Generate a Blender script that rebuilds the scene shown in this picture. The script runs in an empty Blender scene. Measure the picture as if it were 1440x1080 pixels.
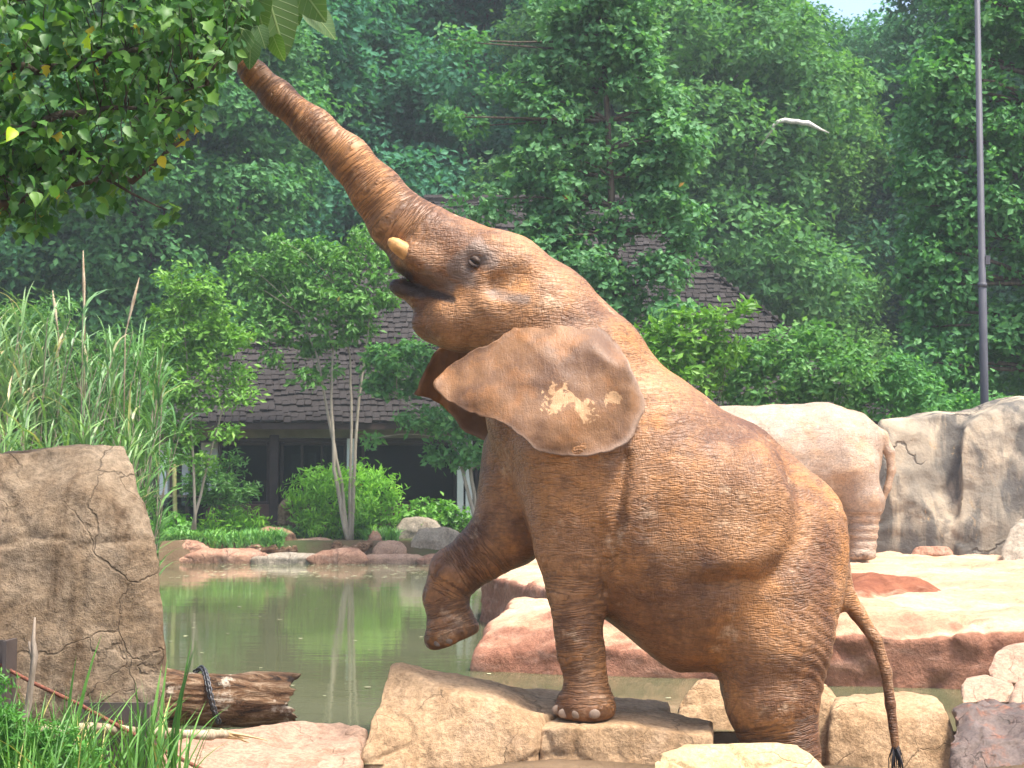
import bpy, bmesh, math, random
import numpy as np
from mathutils import Vector, Matrix

sc = bpy.context.scene
col = sc.collection
rad = math.radians

# ------------------------------------------------------------------ camera
F = 2400.0                      # focal length in photo pixels (1440 wide)
CAMZ = 1.47                     # eye height over the water
PITCH = math.atan(155.0 / F)
cam = bpy.data.cameras.new('camera')
cam.sensor_width = 36.0
cam.lens = 36.0 * F / 1440.0
cam.clip_end = 2000
cam.clip_start = 0.05
cam.dof.use_dof = True
cam.dof.focus_distance = 10.0
cam.dof.aperture_fstop = 9.0
camo = bpy.data.objects.new('camera', cam)
camo.location = (0, 0, CAMZ)
camo.rotation_euler = (math.pi / 2 + PITCH, 0, 0)
col.objects.link(camo)
sc.camera = camo

# ------------------------------------------------------------------ light
SUN_DIR = Vector((0.34, -0.22, 0.91)).normalized()      # towards the sun
world = bpy.data.worlds.new('World')
sc.world = world
world.use_nodes = True
nt = world.node_tree
sky = nt.nodes.new('ShaderNodeTexSky')
sky.sky_type = 'NISHITA'
sky.sun_disc = False
sky.sun_elevation = math.asin(SUN_DIR.z)
sky.sun_rotation = math.atan2(SUN_DIR.x, SUN_DIR.y)
sky.air_density = 1.0
sky.dust_density = 4.0
sky.ozone_density = 1.0
nt.links.new(sky.outputs[0], nt.nodes['Background'].inputs[0])
nt.nodes['Background'].inputs[1].default_value = 0.15
sun = bpy.data.lights.new('sun', 'SUN')
sun.energy = 3.3
sun.angle = rad(10)
sun.color = (1.0, 0.95, 0.86)
suno = bpy.data.objects.new('sun', sun)
suno.rotation_euler = SUN_DIR.to_track_quat('Z', 'Y').to_euler()
suno.location = (6, -4, 30)
col.objects.link(suno)
vs = sc.view_settings
vs.view_transform = 'Standard'
vs.look = 'None'
vs.exposure = 1.45
vs.gamma = 1.0
sc.cycles.use_denoising = True
sc.cycles.use_adaptive_sampling = True
sc.cycles.adaptive_threshold = 0.025
sc.cycles.max_bounces = 5
sc.cycles.diffuse_bounces = 3
sc.cycles.transparent_max_bounces = 6
sc.cycles.volume_bounces = 0

# ------------------------------------------------------------------ helpers
def at(px, py, Y):
    u = (px - 720.0) / F
    v = (540.0 - py) / F
    cp, sp = math.cos(PITCH), math.sin(PITCH)
    dy = cp - v * sp
    t = Y / dy
    return Vector((u * t, Y, CAMZ + (sp + v * cp) * t))

def zpx(py, Y):
    return at(720, py, Y).z

def xpx(px, Y):
    return at(px, 600, Y).x

def tag(o, label=None, cat=None, group=None, kind=None):
    if label: o['label'] = label
    if cat: o['category'] = cat
    if group: o['group'] = group
    if kind: o['kind'] = kind
    return o

def empty(name, loc=(0, 0, 0), rz=0.0):
    o = bpy.data.objects.new(name, None)
    o.location = loc
    o.rotation_euler = (0, 0, rz)
    o.empty_display_size = 0.2
    col.objects.link(o)
    return o

def mesh_np(name, verts, faces, smooth=True):
    """verts (N,3) array, faces (M,3|4) array"""
    verts = np.asarray(verts, dtype=np.float32)
    faces = np.asarray(faces, dtype=np.int32)
    me = bpy.data.meshes.new(name)
    n, k = faces.shape
    me.vertices.add(len(verts))
    me.vertices.foreach_set('co', verts.ravel())
    me.loops.add(n * k)
    me.loops.foreach_set('vertex_index', faces.ravel())
    me.polygons.add(n)
    me.polygons.foreach_set('loop_start', np.arange(0, n * k, k, dtype=np.int32))
    me.polygons.foreach_set('loop_total', np.full(n, k, dtype=np.int32))
    me.polygons.foreach_set('use_smooth', np.full(n, smooth, dtype=bool))
    me.update(calc_edges=True)
    me.validate()
    return me

def obj(name, me, mat=None, parent=None, loc=None):
    o = bpy.data.objects.new(name, me)
    if mat is not None and len(me.materials) == 0:
        me.materials.append(mat)
    col.objects.link(o)
    if parent is not None:
        o.parent = parent
    if loc is not None:
        o.location = loc
    return o

class MB:
    """collects simple solids into one mesh"""
    def __init__(self):
        self.v = []
        self.f = []
    def box(self, lo, hi, jit=0):
        b = len(self.v)
        for z in (lo[2], hi[2]):
            for (x, y) in ((lo[0], lo[1]), (hi[0], lo[1]), (hi[0], hi[1]), (lo[0], hi[1])):
                self.v.append((x, y, z))
        self.f += [tuple(b + i for i in q) for q in ((0, 3, 2, 1), (4, 5, 6, 7), (0, 1, 5, 4), (1, 2, 6, 5), (2, 3, 7, 6), (3, 0, 4, 7))]
        return self
    def tube(self, pts, radii, n=8, cap=True):
        pts = [Vector(p) for p in pts]
        b = len(self.v)
        m = len(pts)
        up = Vector((0.13, 0.31, 0.94))
        for i, p in enumerate(pts):
            d = (pts[min(i + 1, m - 1)] - pts[max(i - 1, 0)]).normalized()
            a = d.cross(up)
            if a.length < 1e-3: a = d.cross(Vector((1, 0, 0)))
            a.normalize()
            c = d.cross(a)
            for k in range(n):
                t = 2 * math.pi * k / n
                self.v.append(tuple(p + (a * math.cos(t) + c * math.sin(t)) * radii[i]))
        for i in range(m - 1):
            for k in range(n):
                k2 = (k + 1) % n
                self.f.append((b + i * n + k, b + i * n + k2, b + (i + 1) * n + k2, b + (i + 1) * n + k))
        if cap:
            self.f.append(tuple(b + k for k in range(n)))
            self.f.append(tuple(b + (m - 1) * n + k for k in reversed(range(n))))
        return self
    def build(self, name, mat, parent=None, smooth=False, loc=None):
        me = bpy.data.meshes.new(name)
        me.from_pydata([tuple(v) for v in self.v], [], self.f)
        bm = bmesh.new(); bm.from_mesh(me)
        bmesh.ops.recalc_face_normals(bm, faces=bm.faces)
        bm.to_mesh(me); bm.free()
        if smooth:
            me.polygons.foreach_set('use_smooth', np.ones(len(me.polygons), dtype=bool))
        return obj(name, me, mat, parent, loc)

def sstep(x, a, b):
    t = np.clip((x - a) / (b - a), 0, 1)
    return t * t * (3 - 2 * t)

# numpy noise -------------------------------------------------------
def _hash(i, j, k, s):
    h = (i.astype(np.int64) * 374761393 + j.astype(np.int64) * 668265263 + k.astype(np.int64) * 2147483647 + s * 974634777) & 0xFFFFFFFF
    h = ((h ^ (h >> 13)) * 1274126177) & 0xFFFFFFFF
    h = ((h ^ (h >> 16)) * 2246822519) & 0xFFFFFFFF
    return ((h ^ (h >> 15)) & 0xFFFFFF) / float(0xFFFFFF)

def vnoise(p, s=0):
    f = np.floor(p); t = p - f
    t = t * t * t * (t * (t * 6 - 15) + 10)
    i, j, k = (f[:, a].astype(np.int64) for a in range(3))
    r = 0
    for a in (0, 1):
        wa = t[:, 0] if a else 1 - t[:, 0]
        for b in (0, 1):
            wb = t[:, 1] if b else 1 - t[:, 1]
            for c in (0, 1):
                wc = t[:, 2] if c else 1 - t[:, 2]
                r = r + wa * wb * wc * _hash(i + a, j + b, k + c, s)
    return r * 2 - 1

def fbm(p, octv=4, s=0, gain=0.5):
    r = 0; a = 1.0; q = np.array(p, dtype=np.float64)
    for o in range(octv):
        r = r + a * vnoise(q, s + o * 17)
        q = q * 2.03 + 11.3
        a *= gain
    return r

def cells(p, s=0):
    """F1, F2 distances of a cellular noise"""
    f = np.floor(p); n = len(p)
    d1 = np.full(n, 9.0); d2 = np.full(n, 9.0)
    for a in (-1, 0, 1):
        for b in (-1, 0, 1):
            for c in (-1, 0, 1):
                g = f + np.array((a, b, c))
                i, j, k = (g[:, q].astype(np.int64) for q in range(3))
                q = g + np.stack([_hash(i, j, k, s + m) for m in (1, 2, 3)], 1)
                d = np.linalg.norm(q - p, axis=1)
                new1 = d < d1
                d2 = np.where(new1, d1, np.minimum(d2, d))
                d1 = np.where(new1, d, d1)
    return d1, d2

def get_co(me):
    a = np.empty(len(me.vertices) * 3, dtype=np.float32)
    me.vertices.foreach_get('co', a)
    return a.reshape(-1, 3).astype(np.float64)

def get_no(me):
    a = np.empty(len(me.vertices) * 3, dtype=np.float32)
    me.vertex_normals.foreach_get('vector', a)
    return a.reshape(-1, 3).astype(np.float64)

def set_co(me, co):
    me.vertices.foreach_set('co', np.asarray(co, dtype=np.float32).ravel())
    me.update()

def lap(me, co, it, w=0.5):
    e = np.empty(len(me.edges) * 2, dtype=np.int32)
    me.edges.foreach_get('vertices', e)
    e = e.reshape(-1, 2)
    n = len(co)
    deg = np.bincount(e.ravel(), minlength=n).astype(float)
    deg[deg == 0] = 1
    for _ in range(it):
        acc = np.stack([np.bincount(e[:, 0], weights=co[e[:, 1], a], minlength=n) + np.bincount(e[:, 1], weights=co[e[:, 0], a], minlength=n) for a in range(3)], 1)
        co = co * (1 - w) + w * acc / deg[:, None]
    return co

def fattr(me, name, arr, domain='POINT'):
    at_ = me.attributes.new(name, 'FLOAT', domain)
    at_.data.foreach_set('value', np.asarray(arr, dtype=np.float32))

# ------------------------------------------------------------------ material helper
class NT:
    def __init__(self, name):
        self.m = bpy.data.materials.new(name)
        self.m.use_nodes = True
        self.t = self.m.node_tree
        self.b = self.t.nodes['Principled BSDF']
        self.out = self.t.nodes['Material Output']
    def n(self, typ, **kw):
        nd = self.t.nodes.new(typ)
        for k, v in kw.items():
            if k in nd.inputs and not hasattr(type(nd), k):
                self.set(nd.inputs[k], v)
            else:
                setattr(nd, k, v)
        return nd
    def set(self, sock, v):
        if isinstance(v, bpy.types.NodeSocket): self.t.links.new(v, sock)
        else: sock.default_value = v
    def math(self, op, a, b=0.0, clamp=False):
        nd = self.t.nodes.new('ShaderNodeMath'); nd.operation = op; nd.use_clamp = clamp
        self.set(nd.inputs[0], a); self.set(nd.inputs[1], b)
        return nd.outputs[0]
    def mix(self, fac, a, b, mode='MIX'):
        nd = self.t.nodes.new('ShaderNodeMix'); nd.data_type = 'RGBA'; nd.blend_type = mode
        self.set(nd.inputs[0], fac)
        for s, v in ((nd.inputs[6], a), (nd.inputs[7], b)):
            self.set(s, v if isinstance(v, bpy.types.NodeSocket) else (tuple(v) + (1.0,))[:4])
        return nd.outputs[2]
    def obj_co(self):
        return self.t.nodes.new('ShaderNodeTexCoord').outputs['Object']
    def mapping(self, vec, scale=(1, 1, 1), rot=(0, 0, 0), loc=(0, 0, 0)):
        nd = self.t.nodes.new('ShaderNodeMapping')
        self.set(nd.inputs[0], vec)
        nd.inputs['Scale'].default_value = scale
        nd.inputs['Rotation'].default_value = rot
        nd.inputs['Location'].default_value = loc
        return nd.outputs[0]
    def noise(self, vec, scale, detail=4.0, rough=0.55, dist=0.0):
        nd = self.t.nodes.new('ShaderNodeTexNoise')
        self.set(nd.inputs['Vector'], vec)
        nd.inputs['Scale'].default_value = scale
        nd.inputs['Detail'].default_value = detail
        nd.inputs['Roughness'].default_value = rough
        nd.inputs['Distortion'].default_value = dist
        return nd.outputs[0]
    def voro(self, vec, scale, feature='DISTANCE_TO_EDGE', rnd=1.0):
        nd = self.t.nodes.new('ShaderNodeTexVoronoi'); nd.feature = feature
        self.set(nd.inputs['Vector'], vec)
        nd.inputs['Scale'].default_value = scale
        nd.inputs['Randomness'].default_value = rnd
        return nd.outputs[0]
    def ramp(self, fac, lo, hi, a=0.0, b=1.0):
        nd = self.t.nodes.new('ShaderNodeMapRange')
        nd.interpolation_type = 'SMOOTHSTEP'
        self.set(nd.inputs[0], fac)
        nd.inputs[1].default_value = lo; nd.inputs[2].default_value = hi
        nd.inputs[3].default_value = a; nd.inputs[4].default_value = b
        return nd.outputs[0]
    def attr(self, name):
        nd = self.t.nodes.new('ShaderNodeAttribute'); nd.attribute_name = name
        return nd.outputs['Fac']
    def bump(self, h, strength=0.5, dist=0.02, normal=None):
        nd = self.t.nodes.new('ShaderNodeBump')
        nd.inputs['Strength'].default_value = strength
        nd.inputs['Distance'].default_value = dist
        self.set(nd.inputs['Height'], h)
        if normal is not None: self.set(nd.inputs['Normal'], normal)
        return nd.outputs[0]
    def vadd(self, a, b):
        nd = self.t.nodes.new('ShaderNodeVectorMath'); nd.operation = 'ADD'
        self.set(nd.inputs[0], a); self.set(nd.inputs[1], b)
        return nd.outputs[0]
    def done(self, color=None, rough=None, normal=None, spec=None):
        if color is not None: self.set(self.b.inputs['Base Color'], color if isinstance(color, bpy.types.NodeSocket) else tuple(color) + (1.0,))
        if rough is not None: self.set(self.b.inputs['Roughness'], rough)
        if normal is not None: self.set(self.b.inputs['Normal'], normal)
        if spec is not None: self.set(self.b.inputs['Specular IOR Level'], spec)
        return self.m

def plain(name, color, rough=0.7, spec=0.3, nscale=8.0, namt=0.25, bstr=0.15, bdist=0.01):
    t = NT(name)
    co = t.obj_co()
    n = t.noise(co, nscale, 5, 0.6)
    c = t.mix(t.ramp(n, 0.3, 0.7), tuple(x * (1 - namt) for x in color), tuple(min(1, x * (1 + namt)) for x in color))
    nb = t.noise(co, nscale * 5, 4, 0.6)
    return t.done(c, rough, t.bump(nb, bstr, bdist), spec)
# ------------------------------------------------------------------ materials
M = {}

def skin_mat(name, c_lo, c_hi, c_mud, c_pale):
    t = NT(name)
    co = t.obj_co()
    s = t.attr('ws'); m = t.attr('wm')
    # ring wrinkles: fast along the limb, slow around it
    cmb = t.n('ShaderNodeCombineXYZ')
    w = t.noise(co, 9, 3, 0.5)
    t.set(cmb.inputs[0], t.math('ADD', t.math('MULTIPLY', s, 70.0), t.math('MULTIPLY', w, 1.8)))
    sep = t.n('ShaderNodeSeparateXYZ'); t.set(sep.inputs[0], co)
    t.set(cmb.inputs[1], t.math('MULTIPLY', sep.outputs[0], 5.0))
    t.set(cmb.inputs[2], t.math('MULTIPLY', t.math('ADD', sep.outputs[1], sep.outputs[2]), 5.0))
    rings = t.noise(cmb.outputs[0], 1.0, 2.0, 0.5)
    rings = t.math('ABSOLUTE', t.math('SUBTRACT', rings, 0.5))
    rings = t.ramp(rings, 0.0, 0.10)
    # body: crossing creases, longer one way
    cod = t.vadd(co, t.mapping(t.n('ShaderNodeTexNoise', Scale=3.0, Vector=co).outputs[1], (0.10, 0.10, 0.10)))
    r1 = t.mapping(cod, (0.8, 0.8, 3.4), (0, rad(40), 0))
    v1 = t.ramp(t.voro(r1, 19.0), 0.0, 0.22)
    r2 = t.mapping(cod, (3.4, 0.9, 0.9), (0, rad(25), 0))
    v2 = t.ramp(t.voro(r2, 22.0), 0.0, 0.25)
    gate = t.ramp(t.noise(co, 2.3, 2), 0.38, 0.62)
    def creases(scale, rot, thr):
        nn = t.noise(t.mapping(cod, scale, (0, rot, 0)), 1.0, 3.0, 0.55)
        return t.ramp(t.math('ABSOLUTE', t.math('SUBTRACT', nn, 0.5)), 0.0, thr)
    l1 = creases((4.0, 6.0, 30.0), rad(38), 0.05)
    l2 = creases((26.0, 6.0, 4.0), rad(22), 0.05)
    l3 = creases((2.0, 3.0, 9.0), rad(50), 0.035)
    body = t.math('ADD', t.math('MULTIPLY', v1, 0.28), t.math('MULTIPLY', v2, t.math('MULTIPLY', gate, 0.22)))
    body = t.math('ADD', body, t.math('MULTIPLY', l1, 0.34))
    body = t.math('ADD', body, t.math('ADD', t.math('MULTIPLY', l2, 0.18), t.math('MULTIPLY', l3, 0.22)))
    fine = t.noise(co, 85, 3, 0.6)
    hmix = t.n('ShaderNodeMix'); hmix.data_type = 'FLOAT'
    t.set(hmix.inputs[0], m); t.set(hmix.inputs[2], body); t.set(hmix.inputs[3], rings)
    crease = hmix.outputs[0]
    h = t.math('ADD', crease, t.math('MULTIPLY', fine, 0.35))
    # colour: brown hide, ochre mud in patches, pale patches painted in as highlights
    n1 = t.ramp(t.noise(co, 1.7, 5, 0.6), 0.36, 0.66)
    n2 = t.ramp(t.noise(t.mapping(co, (1, 1, 1), (0, 0, 0), (5, 3, 1)), 2.6, 6, 0.65), 0.46, 0.68)
    n3 = t.ramp(t.noise(t.mapping(co, (1, 1, 1), (0, 0, 0), (9, 7, 4)), 4.2, 6, 0.7), 0.56, 0.74)
    c = t.mix(n1, c_lo, c_hi)
    c = t.mix(t.math('MULTIPLY', n2, 0.75), c, c_mud)
    c = t.mix(t.math('MULTIPLY', n3, 0.8), c, c_pale)
    sp = t.ramp(t.noise(co, 38, 3, 0.7), 0.35, 0.7, 0.78, 1.1)
    spc = t.n('ShaderNodeCombineColor')
    for i in range(3): t.set(spc.inputs[i], sp)
    c = t.mix(1.0, c, spc.outputs[0], 'MULTIPLY')
    # creases darkened in the colour: painted shade for more contrast
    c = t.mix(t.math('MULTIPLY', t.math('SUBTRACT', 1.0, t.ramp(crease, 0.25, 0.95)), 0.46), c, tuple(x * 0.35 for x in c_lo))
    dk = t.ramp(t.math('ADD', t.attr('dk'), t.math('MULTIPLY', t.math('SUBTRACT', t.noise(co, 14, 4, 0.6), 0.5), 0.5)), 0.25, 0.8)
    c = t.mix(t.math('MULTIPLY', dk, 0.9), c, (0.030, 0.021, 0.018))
    gy = t.ramp(t.math('ADD', t.attr('gy'), t.math('MULTIPLY', t.math('SUBTRACT', t.noise(co, 11, 4, 0.6), 0.5), 0.9)), 0.25, 0.8)
    c = t.mix(t.math('MULTIPLY', gy, 0.75), c, (0.17, 0.125, 0.10))
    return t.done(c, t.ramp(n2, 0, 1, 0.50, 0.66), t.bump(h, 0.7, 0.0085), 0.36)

M['hide'] = skin_mat('elephant_hide', (0.135, 0.058, 0.026), (0.37, 0.185, 0.080), (0.43, 0.190, 0.060), (0.60, 0.42, 0.27))
M['hide_far'] = skin_mat('elephant_hide_dusty', (0.33, 0.235, 0.17), (0.45, 0.335, 0.25), (0.45, 0.28, 0.16), (0.58, 0.48, 0.39))

def ear_mat():
    t = NT('ear_hide')
    co = t.obj_co()
    n1 = t.ramp(t.noise(co, 3.0, 5, 0.6), 0.35, 0.68)
    n2 = t.ramp(t.noise(t.mapping(co, (1, 1, 1), (0, 0, 0), (2, 5, 3)), 5.0, 6, 0.65), 0.48, 0.66)
    c = t.mix(n1, (0.115, 0.056, 0.028), (0.235, 0.118, 0.052))
    c = t.mix(t.math('MULTIPLY', n2, 0.6), c, (0.30, 0.130, 0.044))
    pm = t.attr('mud')
    pn = t.noise(co, 17.0, 4, 0.55, 1.2)
    c = t.mix(t.math('MULTIPLY', t.ramp(t.math('ADD', pm, pn), 1.02, 1.10), 0.85), c, (0.50, 0.30, 0.15))
    rim = t.attr('rim')
    c = t.mix(t.math('MULTIPLY', rim, 0.55), c, (0.36, 0.27, 0.21))
    sp = t.noise(co, 60, 3, 0.7)
    c = t.mix(t.ramp(sp, 0.3, 0.75, 0.0, 0.22), c, (0.09, 0.05, 0.03))
    veins = t.ramp(t.voro(t.mapping(co, (1.6, 1, 0.8), (0, rad(30), 0)), 7.0), 0.0, 0.12)
    h = t.math('ADD', t.math('MULTIPLY', t.noise(co, 22, 4, 0.6), 0.5), t.math('MULTIPLY', veins, 0.07))
    h = t.math('ADD', h, t.math('MULTIPLY', t.noise(co, 110, 2, 0.6), 0.3))
    ln = t.noise(t.mapping(co, (30, 6, 5), (0, rad(24), 0)), 1.0, 3, 0.55)
    h = t.math('ADD', h, t.math('MULTIPLY', t.ramp(t.math('ABSOLUTE', t.math('SUBTRACT', ln, 0.5)), 0.0, 0.05), 0.09))
    return t.done(c, 0.55, t.bump(h, 0.6, 0.010), 0.34)
M['ear'] = ear_mat()

def rock_mat(name, base, alt, stain, pale, scale=1.0, crack=0.5, streak=0.5, bump=0.8, stain_amt=0.6, pale_amt=0.4, rough=0.85, crack_scale=1.6, gate=(0.38, 0.52)):
    t = NT(name)
    co = t.obj_co()
    n1 = t.ramp(t.noise(co, 1.6 * scale, 6, 0.62), 0.36, 0.66)
    c = t.mix(n1, base, alt)
    st = t.mapping(co, (2.6, 2.6, 0.55))
    n2 = t.ramp(t.noise(st, 1.5 * scale, 6, 0.65, 0.4), 0.50, 0.68)
    c = t.mix(t.math('MULTIPLY', n2, stain_amt), c, stain)
    n3 = t.ramp(t.noise(t.mapping(co, (1, 1, 1), (0, 0, 0), (4, 8, 2)), 2.4 * scale, 7, 0.7), 0.52, 0.70)
    c = t.mix(t.math('MULTIPLY', n3, pale_amt), c, pale)
    grain = t.noise(co, 26 * scale, 6, 0.75)
    g = t.ramp(grain, 0.32, 0.70, 0.66, 1.16)
    gc = t.n('ShaderNodeCombineColor')
    for i in range(3): t.set(gc.inputs[i], g)
    c = t.mix(1.0, c, gc.outputs[0], 'MULTIPLY')
    cod = t.vadd(co, t.mapping(t.n('ShaderNodeTexNoise', Scale=2.2 * scale, Detail=5.0, Vector=co).outputs[1], (0.5 / scale,) * 3))
    ck = t.voro(cod, crack_scale * scale)
    ckm = t.ramp(t.math('DIVIDE', ck, t.ramp(t.noise(co, 3.0 * scale, 3), 0.35, 0.65, 0.35, 1.3)), 0.0, 0.016)
    gate = t.ramp(t.noise(co, 0.9 * scale, 2), gate[0], gate[1])
    ckg = t.math('SUBTRACT', 1.0, t.math('MULTIPLY', t.math('SUBTRACT', 1.0, ckm), gate))
    c = t.mix(t.math('MULTIPLY', t.math('SUBTRACT', 1.0, ckg), crack), c, tuple(x * 0.18 for x in base))
    h = t.math('ADD', t.math('MULTIPLY', t.noise(co, 7 * scale, 8, 0.68), 1.0), t.math('MULTIPLY', ckg, 0.5 * crack))
    h = t.math('ADD', h, t.math('MULTIPLY', grain, 0.35))
    return t.done(c, rough, t.bump(h, bump, 0.05 / scale), 0.22)

M['rk_boulder'] = rock_mat('weathered_grey_brown_stone', (0.185, 0.125, 0.074), (0.27, 0.205, 0.140), (0.065, 0.036, 0.016), (0.36, 0.27, 0.18), 1.0, 0.42, crack_scale=1.7, stain_amt=0.95, bump=0.85, gate=(0.25, 0.42))
M['rk_tan'] = rock_mat('tan_sandstone', (0.38, 0.245, 0.135), (0.47, 0.315, 0.185), (0.25, 0.145, 0.07), (0.54, 0.38, 0.25), 1.3, 0.5, stain_amt=0.6)
M['rk_pink'] = rock_mat('pink_sandstone', (0.37, 0.235, 0.165), (0.47, 0.31, 0.215), (0.25, 0.145, 0.09), (0.53, 0.39, 0.28), 1.4, 0.4)
M['rk_yellow'] = rock_mat('yellow_sandstone', (0.50, 0.36, 0.19), (0.60, 0.45, 0.26), (0.42, 0.28, 0.14), (0.66, 0.52, 0.34), 1.6, 0.55, stain_amt=0.35)
M['rk_wet'] = rock_mat('wet_dark_stone', (0.10, 0.075, 0.065), (0.16, 0.115, 0.095), (0.30, 0.10, 0.04), (0.24, 0.20, 0.18), 2.4, 0.6, rough=0.4)
M['rk_shore'] = rock_mat('shore_stone', (0.30, 0.25, 0.19), (0.40, 0.34, 0.26), (0.17, 0.12, 0.08), (0.50, 0.42, 0.34), 1.0, 0.5)
M['rk_shore_red'] = rock_mat('red_shore_stone', (0.32, 0.165, 0.105), (0.42, 0.24, 0.16), (0.17, 0.09, 0.06), (0.52, 0.37, 0.28), 1.0, 0.5)

def terrace_mat():
    t = NT('red_rock_and_sand')
    co = t.obj_co()
    geo = t.n('ShaderNodeNewGeometry')
    sep = t.n('ShaderNodeSeparateXYZ'); t.set(sep.inputs[0], geo.outputs['Normal'])
    n1 = t.ramp(t.noise(co, 1.3, 6, 0.62), 0.36, 0.66)
    red = t.mix(n1, (0.235, 0.100, 0.060), (0.36, 0.175, 0.110))
    n2 = t.ramp(t.noise(t.mapping(co, (1.2, 1.2, 4.0)), 2.2, 6, 0.65), 0.50, 0.68)
    red = t.mix(t.math('MULTIPLY', n2, 0.5), red, (0.46, 0.27, 0.19))
    sand = t.mix(t.ramp(t.noise(t.mapping(co, (0.5, 1.6, 1)), 1.2, 6, 0.62), 0.38, 0.64), (0.44, 0.25, 0.15), (0.52, 0.36, 0.235))
    # blown sand lies on the flat tops only
    k = t.ramp(t.math('ADD', sep.outputs[2], t.math('MULTIPLY', t.noise(co, 3.0, 5, 0.6), 0.25)), 0.86, 1.06)
    c = t.mix(k, red, sand)
    g = t.ramp(t.noise(co, 22, 6, 0.75), 0.32, 0.70, 0.72, 1.12)
    gc = t.n('ShaderNodeCombineColor')
    for i in range(3): t.set(gc.inputs[i], g)
    c = t.mix(1.0, c, gc.outputs[0], 'MULTIPLY')
    h = t.math('ADD', t.noise(co, 5, 8, 0.68), t.math('MULTIPLY', t.noise(co, 30, 4, 0.7), 0.3))
    return t.done(c, 0.88, t.bump(h, 0.6, 0.06), 0.2)
M['terrace'] = terrace_mat()
def dirt_mat():
    t = NT('loose_red_dirt')
    co = t.obj_co()
    c = t.mix(t.ramp(t.noise(co, 5, 6, 0.65), 0.35, 0.65), (0.17, 0.060, 0.034), (0.27, 0.105, 0.058))
    e = t.math('ADD', t.attr('edge'), t.math('MULTIPLY', t.math('SUBTRACT', t.noise(co, 4, 6, 0.65), 0.5), 0.9))
    c = t.mix(t.ramp(e, 0.62, 0.95), c, (0.48, 0.31, 0.20))
    return t.done(c, 0.95, t.bump(t.noise(co, 14, 7, 0.7), 0.8, 0.05), 0.1)
M['red_dirt'] = dirt_mat()

def wall_mat():
    t = NT('streaked_grey_rock')
    co = t.obj_co()
    n1 = t.ramp(t.noise(co, 0.9, 6, 0.6), 0.36, 0.64)
    c = t.mix(n1, (0.20, 0.172, 0.135), (0.37, 0.30, 0.215))
    st = t.mapping(co, (1.5, 1.5, 0.28))
    n2 = t.ramp(t.noise(st, 1.4, 6, 0.62, 0.5), 0.42, 0.60)
    c = t.mix(t.math('MULTIPLY', n2, 0.85), c, (0.065, 0.062, 0.060))
    n4 = t.ramp(t.noise(t.mapping(co, (1.8, 1.8, 0.5), (0, 0, 0), (7, 2, 4)), 2.0, 7, 0.7, 0.8), 0.60, 0.70)
    c = t.mix(t.math('MULTIPLY', n4, 0.7), c, (0.50, 0.33, 0.16))
    cod = t.vadd(co, t.mapping(t.n('ShaderNodeTexNoise', Scale=1.2, Detail=5.0, Vector=co).outputs[1], (1.2,) * 3))
    ck = t.ramp(t.voro(cod, 0.75), 0.0, 0.02)
    gate = t.ramp(t.noise(t.mapping(co, (1, 1, 1), (0, 0, 0), (3, 3, 3)), 0.8, 2), 0.46, 0.56)
    ckg = t.math('MULTIPLY', t.math('SUBTRACT', 1.0, ck), gate)
    c = t.mix(t.math('MULTIPLY', ckg, 0.8), c, (0.05, 0.04, 0.035))
    h = t.math('SUBTRACT', t.noise(co, 4, 8, 0.66), t.math('MULTIPLY', ckg, 0.4))
    return t.done(c, 0.85, t.bump(h, 0.6, 0.08), 0.2)
M['wall_rock'] = wall_mat()

def water_mat():
    t = NT('murky_green_water')
    co = t.obj_co()
    rip = t.noise(t.mapping(co, (1.1, 2.6, 1)), 2.6, 4, 0.55)
    rip2 = t.noise(t.mapping(co, (1.0, 2.0, 1)), 0.5, 2, 0.5)
    h = t.math('ADD', t.math('MULTIPLY', rip, 0.35), rip2)
    c = t.mix(t.ramp(t.noise(co, 0.4, 4, 0.6), 0.35, 0.65), (0.088, 0.096, 0.048), (0.112, 0.118, 0.062))
    m = t.done(c, 0.05, t.bump(h, 0.05, 0.06), 0.5)
    t.b.inputs['IOR'].default_value = 1.33
    return m
M['water'] = water_mat()

def ground_mat():
    t = NT('soil_and_turf')
    co = t.obj_co()
    a = t.mix(t.ramp(t.noise(co, 0.7, 6, 0.62), 0.35, 0.65), (0.10, 0.068, 0.04), (0.17, 0.115, 0.07))
    sp_ = t.n('ShaderNodeSeparateXYZ'); t.set(sp_.inputs[0], co)
    g = t.math('MULTIPLY', t.ramp(t.noise(co, 0.35, 5, 0.62), 0.42, 0.58), t.ramp(sp_.outputs[1], 14, 20))
    c = t.mix(t.math('MULTIPLY', g, 0.75), a, (0.05, 0.085, 0.025))
    return t.done(c, 0.95, t.bump(t.noise(co, 9, 6, 0.7), 0.7, 0.05), 0.1)
M['ground'] = ground_mat()

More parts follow.
